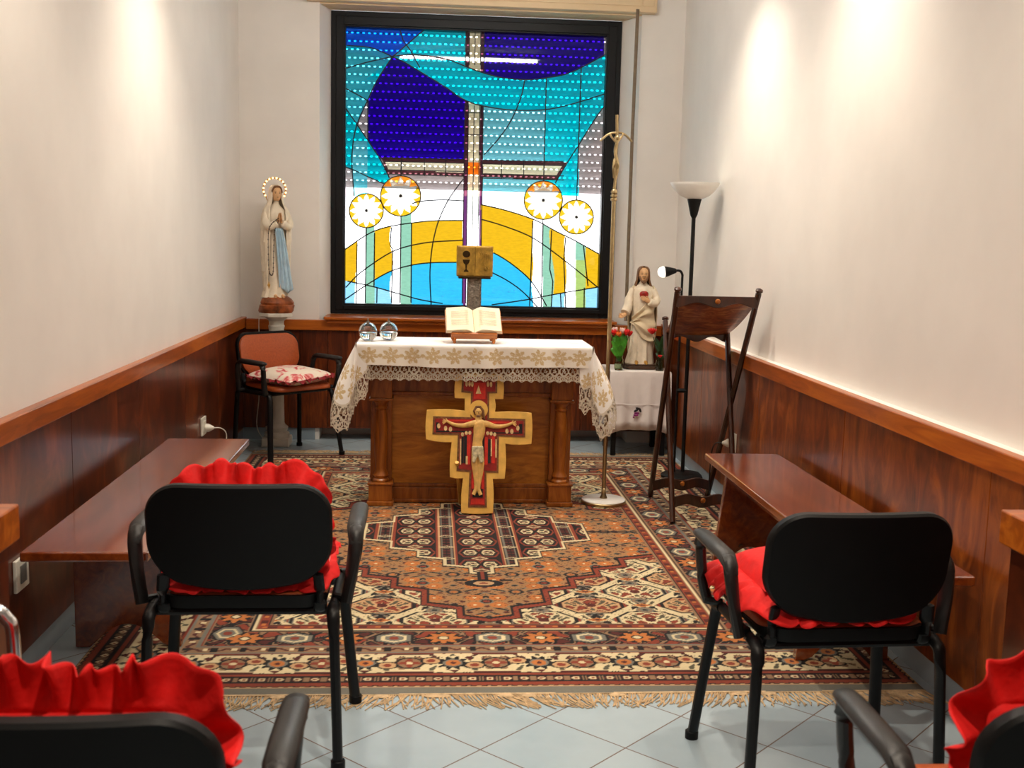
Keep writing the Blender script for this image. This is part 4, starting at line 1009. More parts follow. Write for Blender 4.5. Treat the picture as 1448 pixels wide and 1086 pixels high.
for sx in (-1, 1): ft.tube([(sx*.022, -.045, .118), (sx*.026, -.072, .116), (sx*.028, -.088, .112)], 1, 8, rr=[.014, .013, .009])
obj('feet', ft, 'skin', st)
hl = obj('halo_ring', MB().tube(arc((0, .035, .835), .078, -40, 220, 40), .0055, 8, up=(0, 1, 0)).tube([(-.060, .035, .785), (-.045, .045, .76), (-.02, .055, .73)], .003, 6), 'goldmetal', st)
for k in range(14):
    a = math.radians(-32+244*k/13); obj('bulb', MB().ball((.078*math.cos(a), .028, .835+.078*math.sin(a)), .0068, 10, 7), 'bulb', hl)
cb_ = MB().tube(smooth_path([(PX-.10, PY+.06, .925), (PX-.125, PY+.05, .88), (PX-.128, PY+.06, .70), (PX-.13, PY+.06, .35), (PX-.15, PY+.08, .12), (PX-.10, PY+.10, .012)], 6), .0035, 6)
tag(obj('statue_cable', cb_, 'whiteplastic'), 'thin white cable hanging from the lit statue behind the corner armchair', 'cable')

# ---- side table with cloth, standing figure and flowers
TX0, TX1, TY0, TY1, TT_ = 1.235, 1.655, 7.40, 7.79, .594
sd = thing('side_table', 'small dark side table under a plain white cloth', 'table', ((TX0+TX1)/2, (TY0+TY1)/2, .0066))
obj('table_top', MB().box(-.20, .20, -.195, .195, TT_-.038, TT_-.010), 'lectern', sd, smooth=False, bevel=.003)
for sx in (-1, 1):
    for sy in (-1, 1): obj('leg', MB().box(sx*.17-.017, sx*.17+.017, sy*.165-.017, sy*.165+.017, .0, TT_-.038), 'blackmetal', sd, smooth=False, bevel=.003)
tc2 = thing('table_cloth', 'plain white cloth with small grape embroidery over the side table', 'tablecloth', ((TX0+TX1)/2, (TY0+TY1)/2, TT_))
rings = []
hw, hd_ = .208, .205
prof = [(0, .25), (0, .6), (0, .96), (-.004, 1.0), (-.014, 1.012), (-.05, 1.014), (-.15, 1.014), (-.25, 1.014), (-.34, 1.014), (-.405, 1.014)]
per = []
N_ = 40
for side in range(4):
    for k in range(N_):
        t = -1+2*k/N_; per.append([(t, -1), (1, t), (-t, 1), (-1, -t)][side])
for dz, sc in prof:
    rg = []
    for i, (a, b) in enumerate(per):
        f = max(0, -dz)/.4; cor = max(0, (abs(a)+abs(b)-1.6)/.4)
        wv = .010*f*math.sin(i*.31)+.006*f*math.sin(i*.77+1)
        k_ = sc+cor*.02*f
        rg.append((a*hw*k_+wv*(abs(b) < .99)*0+wv*a*.5, b*hd_*k_+wv*(abs(b) > .99)*b, dz-cor*.03*f))
    rings.append(rg)
m2 = MB(); m2.loft(rings, cap0=True, cap1=False); o_ = obj('cloth', m2, 'linen', tc2); m_ = o_.modifiers.new('thick', 'SOLIDIFY'); m_.thickness = .002; m_.offset = 1
obj('hem_band', MB().tube([(-.20, -.2155, -.225), (0, -.2155, -.228), (.20, -.2155, -.226)], .0022, 5), 'linen', tc2)
eb = MB()
for k in range(7): eb.ball((-.035+.010*(k % 3)-.004*(k//3), -.222, -.285-.014*(k//3)), (.007, .003, .007), 8, 5)
obj('grape_embroidery', eb, 'violet', tc2)
eb = MB()
for a in (-.5, .3, 1.2): eb.ball((0, 0, 0), (.018, .003, .008), 8, 5, Matrix.Translation((-.020+.016*a, -.222, -.262+.008*math.sin(a*5))) @ Matrix.Rotation(a, 4, 'Y'))
obj('leaf_embroidery', eb, 'iconblack', tc2)

JX, JY = 1.468, 7.56
js = thing('robed_man_statue', 'cream robed bearded man statue holding a red heart on the side table', 'statue', (JX, JY, TT_+.003), math.radians(-4))
obj('plinth', MB().prism(rrect(.245, .17, .05), 0, .022).prism(rrect(.23, .155, .05), .022, .034), 'statuebase', js, smooth=False, bevel=.004)
rb = MB(); R_ = []
for z, rx, ry, am, cx, cy in ((.034, .094, .066, .06, -.005, 0), (.05, .090, .064, .11, -.005, 0), (.12, .076, .056, .11, 0, 0), (.24, .072, .052, .08, .004, 0), (.34, .073, .050, .04, .004, 0), (.42, .070, .048, .03, 0, 0), (.49, .074, .048, .02, 0, .0),
                              (.54, .080, .046, .01, 0, .004), (.565, .066, .040, 0, 0, .006), (.580, .034, .028, 0, 0, .006), (.598, .022, .022, 0, 0, .004), (.615, .021, .022, 0, 0, .002)):
    R_.append(ring(z, cx, cy, rx, ry, 48, am, 10, z*7))
rb.loft(R_); obj('robe', rb, 'ivory', js)
HC = (0, -.006, .648); hd = MB(); head_mesh(hd, HC, .094); head = obj('head', hd, 'skin', js)
face_marks(head, HC, .094)
hr = MB(); R_ = []
for z, rx, ry, cy, op in ((.702, .008, .009, .006, .3), (.698, .026, .028, .006, .45), (.685, .037, .040, .005, .62), (.665, .041, .044, .006, .85), (.64, .043, .044, .008, .95), (.61, .045, .042, .012, .95), (.585, .053, .040, .012, .9), (.562, .062, .040, .010, .85), (.548, .056, .036, .012, .9)):
    R_.append(ring(z, 0, cy, rx, ry, 36, .035, 12, z*22, -PI/2+op, 1.5*PI-op, False))
hr.loft(R_, closed=False); h_ = obj('hair', hr, 'brownhair', head); m_ = h_.modifiers.new('thick', 'SOLIDIFY'); m_.thickness = .007; m_.offset = 0
bd_ = MB(); bd_.tube(smooth_path([(-.026, -.022, .635), (-.022, -.034, .616), (-.010, -.044, .600), (0, -.046, .592), (.010, -.044, .600), (.022, -.034, .616), (.026, -.022, .635)], 4), .0075, 8); bd_.ball((0, -.040, .596), (.011, .009, .014), 10, 6); bd_.tube([(-.012, -.044, .632), (0, -.049, .635), (.012, -.044, .632)], .003, 6)
obj('beard', bd_, 'brownhair', head)
# mantle from the left shoulder across the waist, falling in diagonal folds
mt = MB(); R_ = []
for k in range(26):
    t = k/25; rg = []
    for j in range(30):
        s = j/29; a = -PI/2-1.15+s*2.65; z = (.56-.13*s*0-.02)-(.16+.22*s)*t-.19*(1-s)*(1-t*.55)-.025*math.sin(6*s+5*t)*t
        fold = .008*math.sin(16*t+5*s)+.004*math.sin(29*t-4*s)
        rx = .080+.010*t+fold; ry = .060+.006*t+fold
        rg.append((rx*math.cos(a)+.004, ry*math.sin(a), z))
    R_.append(rg)
mt.loft(R_, closed=False); o_ = obj('mantle', mt, 'cream2', js); m_ = o_.modifiers.new('thick', 'SOLIDIFY'); m_.thickness = .006; m_.offset = 1
cp = MB(); R_ = []
for z, rx, ry, op in ((.572, .070, .046, 1.2), (.54, .090, .055, 1.1), (.46, .098, .062, 1.25), (.36, .100, .066, 1.4), (.25, .098, .066, 1.6), (.14, .094, .064, 1.8), (.06, .092, .062, 1.9)):
    R_.append(ring(z, .004, .006, rx, ry, 34, .05, 13, z*8, -PI/2+op, 1.5*PI-op, False))
cp.loft(R_, closed=False); o_ = obj('back_cape', cp, 'cream2', js); m_ = o_.modifiers.new('thick', 'SOLIDIFY'); m_.thickness = .006; m_.offset = 1
ar = MB()
ar.tube(smooth_path([(-.066, .0, .548), (-.092, -.008, .48), (-.104, -.03, .42), (-.122, -.052, .385)], 5), 1, 12, rr=[.026]*5+[.031]*5+[.033]*5+[.034])
ar.tube(smooth_path([(.068, .0, .545), (.092, -.015, .48), (.072, -.050, .452), (.038, -.066, .465)], 5), 1, 12, rr=[.026]*5+[.030]*5+[.027]*5+[.021])
obj('sleeves', ar, 'ivory', js)
hm = MB(); hand_mesh(hm, (-.118, -.055, .382), (-.55, -.45, -.35), (.3, -.3, .9), .082, .25, 1); hand_mesh(hm, (.040, -.068, .464), (-.75, -.1, .42), (0, 1, 0), .076, .3, -1)
obj('hands', hm, 'skin', js)
he = MB(); he.loft([[(.002+r*1.0*math.cos(a), -.056+r*.55*math.sin(a), z) for a in [2*PI*k/20 for k in range(20)]] for z, r in ((.470, .003), (.482, .015), (.500, .027), (.516, .031), (.528, .027), (.536, .014))])
obj('heart', he, 'heart', js)
obj('feet', MB().tube([(-.03, -.045, .05), (-.034, -.072, .046), (-.036, -.088, .042)], 1, 8, rr=[.014, .013, .009]).tube([(.03, -.045, .05), (.032, -.072, .046), (.034, -.086, .042)], 1, 8, rr=[.014, .013, .009]), 'goldmetal', js)

def blade(mb, base, tip, w, bend=(0, 0, 0), n=7):
    b = Vector(base); t = Vector(tip); d = t-b; s = d.cross(Vector((0, -1, .2))).normalized(); rg = []
    for k in range(n+1):
        u = k/n; c = b+d*u+Vector(bend)*math.sin(PI*u); ww = w*math.sin(PI*min(.98, .06+u*.92))**.7
        rg.append([c-s*ww, c+Vector((0, -1, 0))*ww*.25, c+s*ww])
    mb.loft(rg, closed=False)
def tulip(parent, base, tipc, r, h, mat, name='flower'):
    stem_ = obj('stem', MB().tube(smooth_path([base, ((base[0]+tipc[0])/2, (base[1]+tipc[1])/2-.005, (base[2]+tipc[2])/2), tipc], 4), .0028, 6), 'leaf', parent)
    d = (Vector(tipc)-Vector(base)).normalized(); q_ = d.to_track_quat('Z', 'Y').to_matrix().to_4x4(); Mx = Matrix.Translation(tipc) @ q_
    pb = MB()
    for k in range(6):
        a = k*PI/3; rg = []
        for j in range(6):
            u = j/5; rr_ = r*(.25+1.0*math.sin(min(1, u*1.25)*PI*.55))*(1-.25*max(0, u-.6)); w = .85*math.sin(PI*min(.97, .12+u*.86))
            rg.append([(rr_*math.cos(a+w*s), rr_*math.sin(a+w*s), h*u) for s in (-.8, -.3, .3, .8)])
        pb.loft(rg, closed=False, mtx=Mx)
    o = obj(name, pb, mat, parent); m = o.modifiers.new('t', 'SOLIDIFY'); m.thickness = .0015; return o
f1 = thing('flower_vase', 'glass jar of red and pale tulips left of the bearded man statue', 'vase', (1.298, 7.44, TT_+.002))
obj('jar', MB().lathe([(.026, 0), (.030, .004), (.031, .03), (.030, .07), (.024, .085), (.027, .098), (.025, .098), (.022, .085), (.028, .07), (.029, .03), (.027, .007), (.001, .006)], 20), 'greenglass', f1)
for (dx, dy, zt, r, h, mt_) in ((-.040, -.015, .235, .017, .045, 'redpetal'), (-.012, -.03, .222, .016, .042, 'orangepetal'), (.015, .0, .245, .016, .045, 'pinkpetal'), (.040, -.01, .235, .017, .048, 'redpetal'), (.062, .01, .228, .015, .045, 'redpetal'), (-.055, .02, .24, .015, .04, 'pinkpetal'), (-.025, .03, .25, .015, .042, 'pinkpetal')):
    tulip(f1, (dx*.15, dy*.15, .06), (dx, dy, zt), r, h, mt_)
lf = MB()
for k in range(22):
    a = k*2.4; ra = .03+.035*((k*37) % 10)/10; z = .12+.115*((k*53) % 17)/17
    blade(lf, (.01*math.cos(a), .01*math.sin(a), .085+.3*(z-.12)), (ra*math.cos(a), ra*math.sin(a), z+.025), .010+.005*((k*7) % 3), (0, 0, .02))
obj('foliage', lf, 'leaf', f1)
f2 = thing('flower_vase', 'small glass jar with one tall red rose right of the bearded man statue', 'vase', (1.580, 7.44, TT_+.002))
obj('jar', MB().lathe([(.026, 0), (.029, .004), (.029, .055), (.024, .066), (.026, .075), (.024, .075), (.022, .066), (.027, .053), (.027, .007), (.001, .006)], 20), 'greenglass', f2)
def rose(parent, c, r, mat='redpetal'):
    pb = MB()
    for L_ in range(4):
        n = 3+L_; rr0 = r*(.25+.25*L_)
        for k in range(n):
            a = 2*PI*k/n+L_*.7; rg = []
            for j in range(6):
                u = j/5; rr_ = rr0*(.35+.75*math.sin(u*PI*.5)); w = 2.6/n*(math.sin(PI*min(.97, .15+u*.83))); rg.append([(c[0]+rr_*math.cos(a+w*s), c[1]+rr_*math.sin(a+w*s), c[2]+r*1.5*(u-.4)*(1-.09*L_)) for s in (-.9, -.3, .3, .9)])
            pb.loft(rg, closed=False)
    o = obj('rose', pb, mat, parent); m = o.modifiers.new('t', 'SOLIDIFY'); m.thickness = .002; return o
obj('stem', MB().tube(smooth_path([(0, 0, .02), (-.02, -.02, .12), (-.060, -.035, .235)], 5), .003, 6), 'leafdark', f2)
rose(f2, (-.070, -.040, .268), .030)
lf = MB()
for k in range(9):
    a = k*2.2; blade(lf, (0, 0, .07+.01*k), (.04*math.cos(a), .03*math.sin(a), .10+.018*k), .012, (0, 0, .01))
obj('foliage', lf, 'leafdark', f2)
rose(f2, (-.004, -.024, .098), .014)
f3 = thing('flower_vase', 'dark jar with a big red rose at the right rear of the side table', 'vase', (1.625, 7.62, TT_+.002))
obj('jar', MB().lathe([(.024, 0), (.027, .004), (.027, .07), (.022, .08), (.020, .08), (.024, .07), (.024, .007), (.001, .006)], 18), 'greenglass', f3)
obj('stem', MB().tube(smooth_path([(0, 0, .02), (.01, -.02, .10), (.032, -.03, .165)], 5), .003, 6), 'leafdark', f3)
rose(f3, (.036, -.03, .195), .036)

# ---- torchiere floor lamp with reading arm
fl = thing('floor_lamp', 'black torchiere floor lamp with frosted bowl and side reading arm in the right corner', 'lamp', (1.600, 6.72, RZ))
obj('base', MB().lathe([(.128, 0), (.135, .006), (.135, .018), (.12, .028), (.05, .036), (.02, .04), (.001, .041)], 40), 'blackplastic', fl)
obj('pole', MB().tube([(0, 0, .038), (.0, 0, 1.62)], .0125, 12), 'blackmetal', fl)
obj('socket_cone', MB().lathe([(.013, 1.612), (.022, 1.63), (.040, 1.71), (.044, 1.725), (.001, 1.726)], 24), 'blackplastic', fl)
obj('bowl', MB().lathe([(.018, 1.727), (.045, 1.733), (.085, 1.752), (.118, 1.78), (.138, 1.81), (.146, 1.822), (.149, 1.822), (.147, 1.815), (.141, 1.803), (.122, 1.776), (.089, 1.746), (.050, 1.7275)][::1], 48), 'bowl', fl)
ra = obj('reading_arm', MB().tube(smooth_path([(-.052, .01, .036), (-.052, .01, .6), (-.052, .01, 1.20), (-.053, .005, 1.262), (-.068, 0, 1.288), (-.095, -.005, 1.292)], 6), .0075, 10), 'blackmetal', fl)
obj('clamp', MB().tube([(-.055, .008, .55), (.004, 0, .55)], .014, 8), 'blackplastic', fl)
rs_ = obj('reading_shade', MB().lathe([(.008, 0), (.014, .004), (.030, .055), (.034, .075), (.032, .075), (.028, .055), (.010, .01)], 24, (0, 0, 0), Matrix.Translation((-.093, -.005, 1.291)) @ Matrix.Rotation(math.radians(-97), 4, 'Y')), 'blackplastic', fl)
obj('bulb', MB().ball((-.176, -.005, 1.281), (.034, .034, .034), 16, 10), 'opal', rs_)

# ---- folding lectern
lc_ = thing('folding_lectern', 'dark wooden folding lectern with leather sling top beside the right wall', 'lectern', (1.5, 5.9, RZ))
o0 = Vector((1.5, 5.9, RZ))
def lp(x, y, z): return Vector((x, y, z))-o0
def post(a, b, r=.0155):
    d = (b-a).normalized()
    mb = MB(); mb.tube([a, b], r, 8, sq=(1.0, 1.15))
    mb.tube([b-d*.004, b+d*.008, b+d*.012, b+d*.022, b+d*.030], 1, 10, rr=[r*.8, r*.7, r*1.25, r*1.2, r*.3])
    return obj('post', mb, 'lectern', lc_)
A0, A1 = lp(1.292, 6.19, RZ+.007), lp(1.272, 5.625, 1.215)
B0, B1 = lp(1.690, 6.19, RZ+.007), lp(1.690, 5.625, 1.215)
B1.x = 1.697-1.5; B0.x = 1.625-1.5
A2, A3 = lp(1.290, 5.585, RZ+.007), lp(1.318, 6.10, 1.03)
B2, B3 = lp(1.622, 5.585, RZ+.007), lp(1.668, 6.10, 1.03)
for a, b in ((A0, A1), (B0, B1), (A2, A3), (B2, B3)): post(a, b)
def wavyrail(name, a, b, depth, th, waves=2, both=False, knob=True):
    """carved cross rail between two posts"""
    d = b-a; L = d.length; n = 28; top = []; bot = []
    for k in range(n+1):
        t = k/n; w = .5-.5*math.cos(2*PI*waves*t); e = .012*math.sin(PI*t)
        top.append((L*t, (.22*depth*w-.22*depth if both else 0))); bot.append((L*t, -depth+(.25 if both else .40)*depth*w))
    Mx = Matrix.Translation(a) @ d.to_track_quat('X', 'Z').to_matrix().to_4x4() @ Matrix.Rotation(PI/2, 4, 'X')
    o = obj(name, MB().prism(bot+top[::-1], -th/2, th/2, Mx), 'lectern', lc_, smooth=False, bevel=.003)
    if knob: obj('boss', MB().lathe([(.014, 0), (.014, .006), (.010, .012), (.001, .014)], 16, (0, 0, 0), Matrix.Translation(a+d*.5+Vector((0, -th/2-.001, -depth*.45))) @ Matrix.Rotation(PI/2, 4, 'X')), 'altar', o)
def on(a, b, t): return a+(b-a)*t
wavyrail('top_rail', on(A0, A1, .985), on(B0, B1, .985), .060, .018, 2)
wavyrail('rear_rail', on(A2, A3, .965), on(B2, B3, .965), .075, .018, 2, knob=False)
wavyrail('stretcher', on(A0, A1, .100), on(B0, B1, .100), .075, .018, 2, True)
wavyrail('stretcher', on(A2, A3, .135), on(B2, B3, .135), .075, .018, 2, True)
sg_ = MB(); R_ = []
a, b, c, d = on(A0, A1, .965), on(B0, B1, .965), on(A2, A3, .94), on(B2, B3, .94)
for k in range(15):
    t = k/14; s1 = a+(c-a)*t; s2 = b+(d-b)*t; sag = -.018*math.sin(PI*t)
    R_.append([s1+(s2-s1)*(j/10)+Vector((0, 0, sag-.008*math.sin(PI*j/10))) for j in range(11)])
sg_.loft(R_, closed=False); o_ = obj('leather_sling', sg_, 'sling', lc_); m_ = o_.modifiers.new('t', 'SOLIDIFY'); m_.thickness = .004
for a, b in ((A0, A2), (B0, B2)):
    pass

# ------------------------------------------------------------------ benches
ZB = .49
def bench(name, x0, x1, y0, y1, label, flip, feet):
    b = thing(name, label, 'bench', (0, 0, 0), 0, 'polished wooden benches along the side walls')
    obj('seat_board', MB().box(x0, x1, y0, y1, ZB-.032, ZB), 'bench', b, smooth=False, bevel=.007, seg=3)
    for yy, z0 in feet:
        xa, xb = (x0+.005, x1-.012) if flip < 0 else (x0+.012, x1-.005)
        n = 20; xin = (xa+.06, xb-.05)
        base = []
        lo, hi = (xa, xb) if True else 0
        sp = .03*(1 if flip < 0 else -1)
        # slanted front edge and an arched cut-out at the foot
        if flip < 0: pts = [(xa, z0), (xa+.05, z0)]+[(xa+.05+(xb-xa-.10)*k/n, z0+.085*math.sin(PI*k/n)) for k in range(1, n)]+[(xb-.05+.02, z0), (xb+.0, z0), (xb-.05, ZB-.033), (xa, ZB-.033)]
        else: pts = [(xa, z0), (xa+.03, z0)]+[(xa+.05+(xb-xa-.10)*k/n, z0+.085*math.sin(PI*k/n)) for k in range(1, n)]+[(xb-.05, z0), (xb, z0), (xb, ZB-.033), (xa+.05, ZB-.033)]
        Mx = Matrix.Translation((0, yy, 0)) @ Matrix.Rotation(PI/2, 4, 'X')
        obj('leg_panel', MB().prism(pts, -.016, .016, Mx), 'bench', b, smooth=False, bevel=.003)
    xm = (x0+x1)/2
    obj('stretcher', MB().box(xm-.012, xm+.012, feet[0][0]+.017, feet[1][0]-.017, ZB-.17, ZB-.034), 'bench', b, smooth=False, bevel=.003)
bench('wall_bench', -1.228, -.846, 3.36, 5.29, 'long polished wooden bench along the left wall below the cream wall outlet', -1, ((3.86, RZ), (5.0, RZ)))
bench('wall_bench', 1.301, 1.655, 3.12, 5.035, 'long polished wooden bench along the right wall beside the folding lectern', 1, ((3.70, RZ), (4.86, RZ)))

# ------------------------------------------------------------------ armchairs
def make_chair(name, label):
    t = thing(name, label, 'armchair')
    def leg(pts): return obj('leg', MB().tube(smooth_path(pts, 4), .0180, 10, sq=(1.0, .8)), 'blackmetal', t)
    for sx in (-1, 1):
        fl_ = leg([(sx*.285, .225, .0), (sx*.265, .195, .22), (sx*.248, .170, .40), (sx*.245, .150, .432), (sx*.245, .115, .440)])
        obj('foot_cap', MB().lathe([(.019, -.0), (.020, .0), (.020, .022), (.018, .024)], 12, (sx*.285, .225, .0)), 'blackplastic', fl_)
        rl = leg([(sx*.262, -.215, .0), (sx*.255, -.205, .22), (sx*.248, -.195, .40), (sx*.245, -.178, .432), (sx*.245, -.14, .440)])
        obj('foot_cap', MB().lathe([(.019, 0), (.020, 0), (.020, .022), (.018, .024)], 12, (sx*.262, -.215, .0)), 'blackplastic', rl)
    sf = MB()
    for sx in (-1, 1): sf.tube([(sx*.245, .13, .440), (sx*.245, -.15, .440)], .0145, 10)
    for yy in (.10, -.16): sf.tube([(-.245, yy, .432), (.245, yy, .432)], .011, 8)
    obj('seat_frame', sf, 'blackmetal', t)
    # seat: thin shell below, padded top
    us = MB(); us.loft([[(x*s, y*s+.02-(.004 if z > .45 and y < -.1 else 0), z+(.026*min(1, max(0, (-y-.10)/.09)) if z > .455 else 0)) for x, y in rrect(.455, .425, .075, 8)] for z, s in ((.446, .93), (.449, .985), (.456, 1.0), (.460, 1.0))])
    se = obj('seat', us, 'blackplastic', t)
    R_ = []
    for z, s in ((.4605, .99), (.468, 1.0), (.480, .995), (.489, .965), (.4935, .90), (.4945, .70), (.4935, .35)):
        R_.append([(x*s, y*s+.02, z-.010*max(0, ((y*s)/.21-.3))**2*1.0) for x, y in rrect(.452, .422, .08, 8)])
    obj('seat_pad', MB().loft(R_), 'leather', se)
    # back: curved shell with a lower edge that dips in the middle
    def backsheet(off, w, zt, zb, dip, r, cr=.030):
        n = 9; raw = rrect(w, zt-zb, r, n, 0, (zt+zb)/2); out = []; pts = []
        for i, q_ in enumerate(raw):
            nx_ = raw[(i+1) % len(raw)]; pts.append(q_)
            if i % (n+1) == n: pts += [(q_[0]+(nx_[0]-q_[0])*j/10, q_[1]+(nx_[1]-q_[1])*j/10) for j in range(1, 10)]
        for x, z in pts:
            zz = z-dip*max(0, 1-(x/.245)**2)*max(0, min(1, (zt-.12-z)/(zt-zb-.12)))
            out.append((x, -.165-.19*(zz-.46)-cr*(1-(x/.255)**2)+off, zz))
        return out
    zt, zb, dp = .805, .545, .040
    sh_ = MB(); sh_.loft([backsheet(.0195, .04, zt-.125, zb+.115, dp*.1, .008), backsheet(.0195, .20, zt-.10, zb+.08, dp*.4, .03), backsheet(.0198, .36, zt-.05, zb+.04, dp*.8, .07), backsheet(.020, .475, zt-.006, zb+.006, dp, .085), backsheet(.019, .488, zt, zb, dp, .092), backsheet(-.004, .49, zt, zb, dp, .092), backsheet(-.012, .478, zt-.006, zb+.006, dp, .086), backsheet(-.0125, .36, zt-.05, zb+.04, dp*.8, .07), backsheet(-.013, .20, zt-.10, zb+.08, dp*.4, .03), backsheet(-.013, .04, zt-.125, zb+.115, dp*.1, .008)])
    ba = obj('backrest', sh_, 'blackplastic', t)
    obj('back_pad', MB().loft([backsheet(.0202, .462, zt-.014, zb+.014, dp, .08), backsheet(.034, .458, zt-.016, zb+.016, dp, .08), backsheet(.043, .430, zt-.032, zb+.030, dp, .07), backsheet(.047, .30, zt-.09, zb+.08, dp*.6, .035), backsheet(.048, .16, zt-.115, zb+.10, dp*.3, .015), backsheet(.048, .03, zt-.125, zb+.115, 0, .008)]), 'leather', ba)
    for sx in (-1, 1):
        obj('back_upright', MB().tube(smooth_path([(sx*.205, -.10, .436), (sx*.209, -.165, .438), (sx*.210, -.180, .46), (sx*.209, -.183, .50), (sx*.205, -.190, .545)], 4), .014, 8, sq=(1.3, .7)), 'blackmetal', t)
        ab = MB().tube(smooth_path([(sx*.275, .160, .445), (sx*.290, .168, .50), (sx*.300, .172, .60), (sx*.300, .160, .632), (sx*.300, .130, .640), (sx*.300, -.05, .640), (sx*.300, -.085, .636), (sx*.300, -.104, .61), (sx*.292, -.118, .53), (sx*.277, -.130, .445)], 5), .0175, 10, sq=(1.15, .85))
        am_ = obj('armrest', ab, 'armplastic', t)
        pd = []
        for y, h, w in ((.190, .004, .016), (.182, .012, .023), (.15, .016, .026), (.02, .017, .027), (-.06, .016, .026), (-.100, .012, .021), (-.118, .004, .016)):
            pd.append([(sx*.300+w*math.cos(2*PI*k/12), y-.0*(k > 5), .644-(.035*max(0, (-y-.06)/.058)**2 if y < -.06 else 0)+h*math.sin(2*PI*k/12)) for k in range(12)])
        obj('arm_pad', MB().loft(pd), 'armplastic', am_)
        for m0, m1 in (((sx*.245, .125, .452), (sx*.285, .150, .452)), ((sx*.245, -.10, .452), (sx*.285, -.128, .452))): obj('arm_mount', MB().tube([m0, m1], .012, 8), 'blackmetal', t)
    return t
ch0 = make_chair('armchair', 'brown leatherette armchair with black frame in the corner below the praying statue')
ch0.location = (-.93, 7.335, .0066); ch0.rotation_euler = (0, 0, math.radians(-137))
def chair_at(x, y, deg, label, z=.0):
    c = dup(ch0); c.location = (x, y, z); c.rotation_euler = (0, 0, math.radians(deg)); c['label'] = label; c['group'] = 'black backed armchairs facing the altar'
    return c
chair_at(-.497, 3.135, .5, 'black backed armchair with a red ruffle above its back, in front of the left bench', .0064)
chair_at(1.095, 2.885, 2.5, 'black backed armchair in front of the right bench, red frill at its left side', .0)
chair_at(-.525, 1.725, 0, 'black backed armchair cut off by the lower left corner of the photo')
chair_at(1.075, 1.725, -1, 'black backed armchair cut off by the lower right corner of the photo')

# ---- ruffled cushions
def cushion(label, loc, rot, pad, ruf, w=.38, h=.37, th=.075, rw=.060, seed=1, group=None, amp=.022, lift=0., rear=1., drop=0.):
    rnd = random.Random(seed)
    c = thing('ruffled_cushion', label, 'cushion', loc); c.rotation_euler = rot
    if group: c['group'] = group
    N = 22; P = []
    for sgn in (1, -1):
        pass
    top = []
    mb = MB(); vs = []; fs = []
    for sgn in (1, -1):
        o = len(vs)
        for i in range(N+1):
            for j in range(N+1):
                u = -1+2*i/N; v = -1+2*j/N; e = (1-abs(u)**2.6)*(1-abs(v)**2.6)
                pin = 1-.05*(1-abs(v)**2)*abs(u)**6*0
                vs.append((u*w/2*pin, v*h/2, sgn*(th/2*max(e, 0)**.42+.0015)+.004*math.sin(5*u+seed)*math.sin(4*v)*e))
        for i in range(N):
            for j in range(N):
                a = o+i*(N+1)+j; f = (a, a+N+1, a+N+2, a+1); fs.append(f if sgn > 0 else f[::-1])
    mb.add(vs, fs); obj('pad', mb, pad, c)
    # gathered frill round the edge
    rf = MB(); per = []; n = 420
    rp = rrect(w, h, .05, 10); L = []
    A = np.array(rp+[rp[0]]); d = np.concatenate([[0], np.cumsum(np.linalg.norm(np.diff(A, axis=0), axis=1))]); tot = d[-1]
    s = np.linspace(0, tot, n, endpoint=False); X = np.interp(s, d, A[:, 0]); Yv = np.interp(s, d, A[:, 1])
    dx = np.roll(X, -2)-np.roll(X, 2); dy = np.roll(Yv, -2)-np.roll(Yv, 2); ln = np.hypot(dx, dy); nx, ny = dy/ln, -dx/ln
    if (nx*X+ny*Yv).mean() < 0: nx, ny = -nx, -ny
    ph = [rnd.uniform(0, 6.28) for _ in range(4)]
    k1 = 2*PI*round(tot/.062)/tot; k2 = 2*PI*round(tot/.033)/tot; k3 = 2*PI*round(tot/.19)/tot
    R_ = []
    for q_ in range(9):
        t = q_/8; rg = []
        for i in range(n):
            wv = amp*t*(math.sin(k1*s[i]+ph[0]+1.2*math.sin(k3*s[i]))+.55*math.sin(k2*s[i]+ph[1])); wid = rw*(1+.13*math.sin(k3*s[i]+ph[2])+.08*math.sin(k1*s[i]+ph[3])+.06*math.sin(k2*s[i]))*t; wid *= 1-(1-rear)*max(0, -ny[i]); wv *= 1-.6*(1-rear)*max(0, -ny[i])
            tg = .006*t*math.cos(k1*s[i]+ph[0]); txx, tyy = -ny[i], nx[i]
            rg.append((X[i]+nx[i]*wid+txx*tg, Yv[i]+ny[i]*wid+tyy*tg, wv*(1 if rear == 1 else 1-.7*max(0, -ny[i]))+lift*t*t*max(0, 1-1.3*max(0, -ny[i]))-drop*t*max(0, -ny[i])))
        R_.append(rg)
    rf.loft(R_, cap0=False, cap1=False); o = obj('ruffle', rf, ruf, c); m = o.modifiers.new('t', 'SOLIDIFY'); m.thickness = .002
    return c
G_ = 'red ruffled cushions on the black armchairs'
def on_seat(x, y, deg, label, seed, z=.538, pad='pink', **k): return cushion(label, (x, y, z), (0, 0, math.radians(deg)), pad, 'red', seed=seed, group=G_, **k)
def on_back(x, y, deg, label, seed, z=.665, **k):
    return cushion(label, (x, y, z), (math.radians(80), 0, math.radians(deg)), 'red', 'red', seed=seed, group=G_, **k)
on_seat(-.487, 3.152, 1, 'pink cushion with red frill flat on the seat of the armchair before the left bench', 3, z=.548, w=.43, h=.30, rw=.018, th=.095, amp=.004, rear=3.0, drop=.0485)
on_back(-.492, 3.012, 1, 'red frilled cushion propped upright on the armchair before the left bench', 5, z=.655, rw=.062, w=.345, h=.24, th=.05, amp=.018)
on_seat(1.072, 2.905, 3, 'red frilled cushion bulging on the seat of the armchair before the right bench', 8, z=.565, th=.135, rw=.080, w=.385, h=.30, amp=.014, lift=-.045, rear=.92, drop=.0655, pad='red')
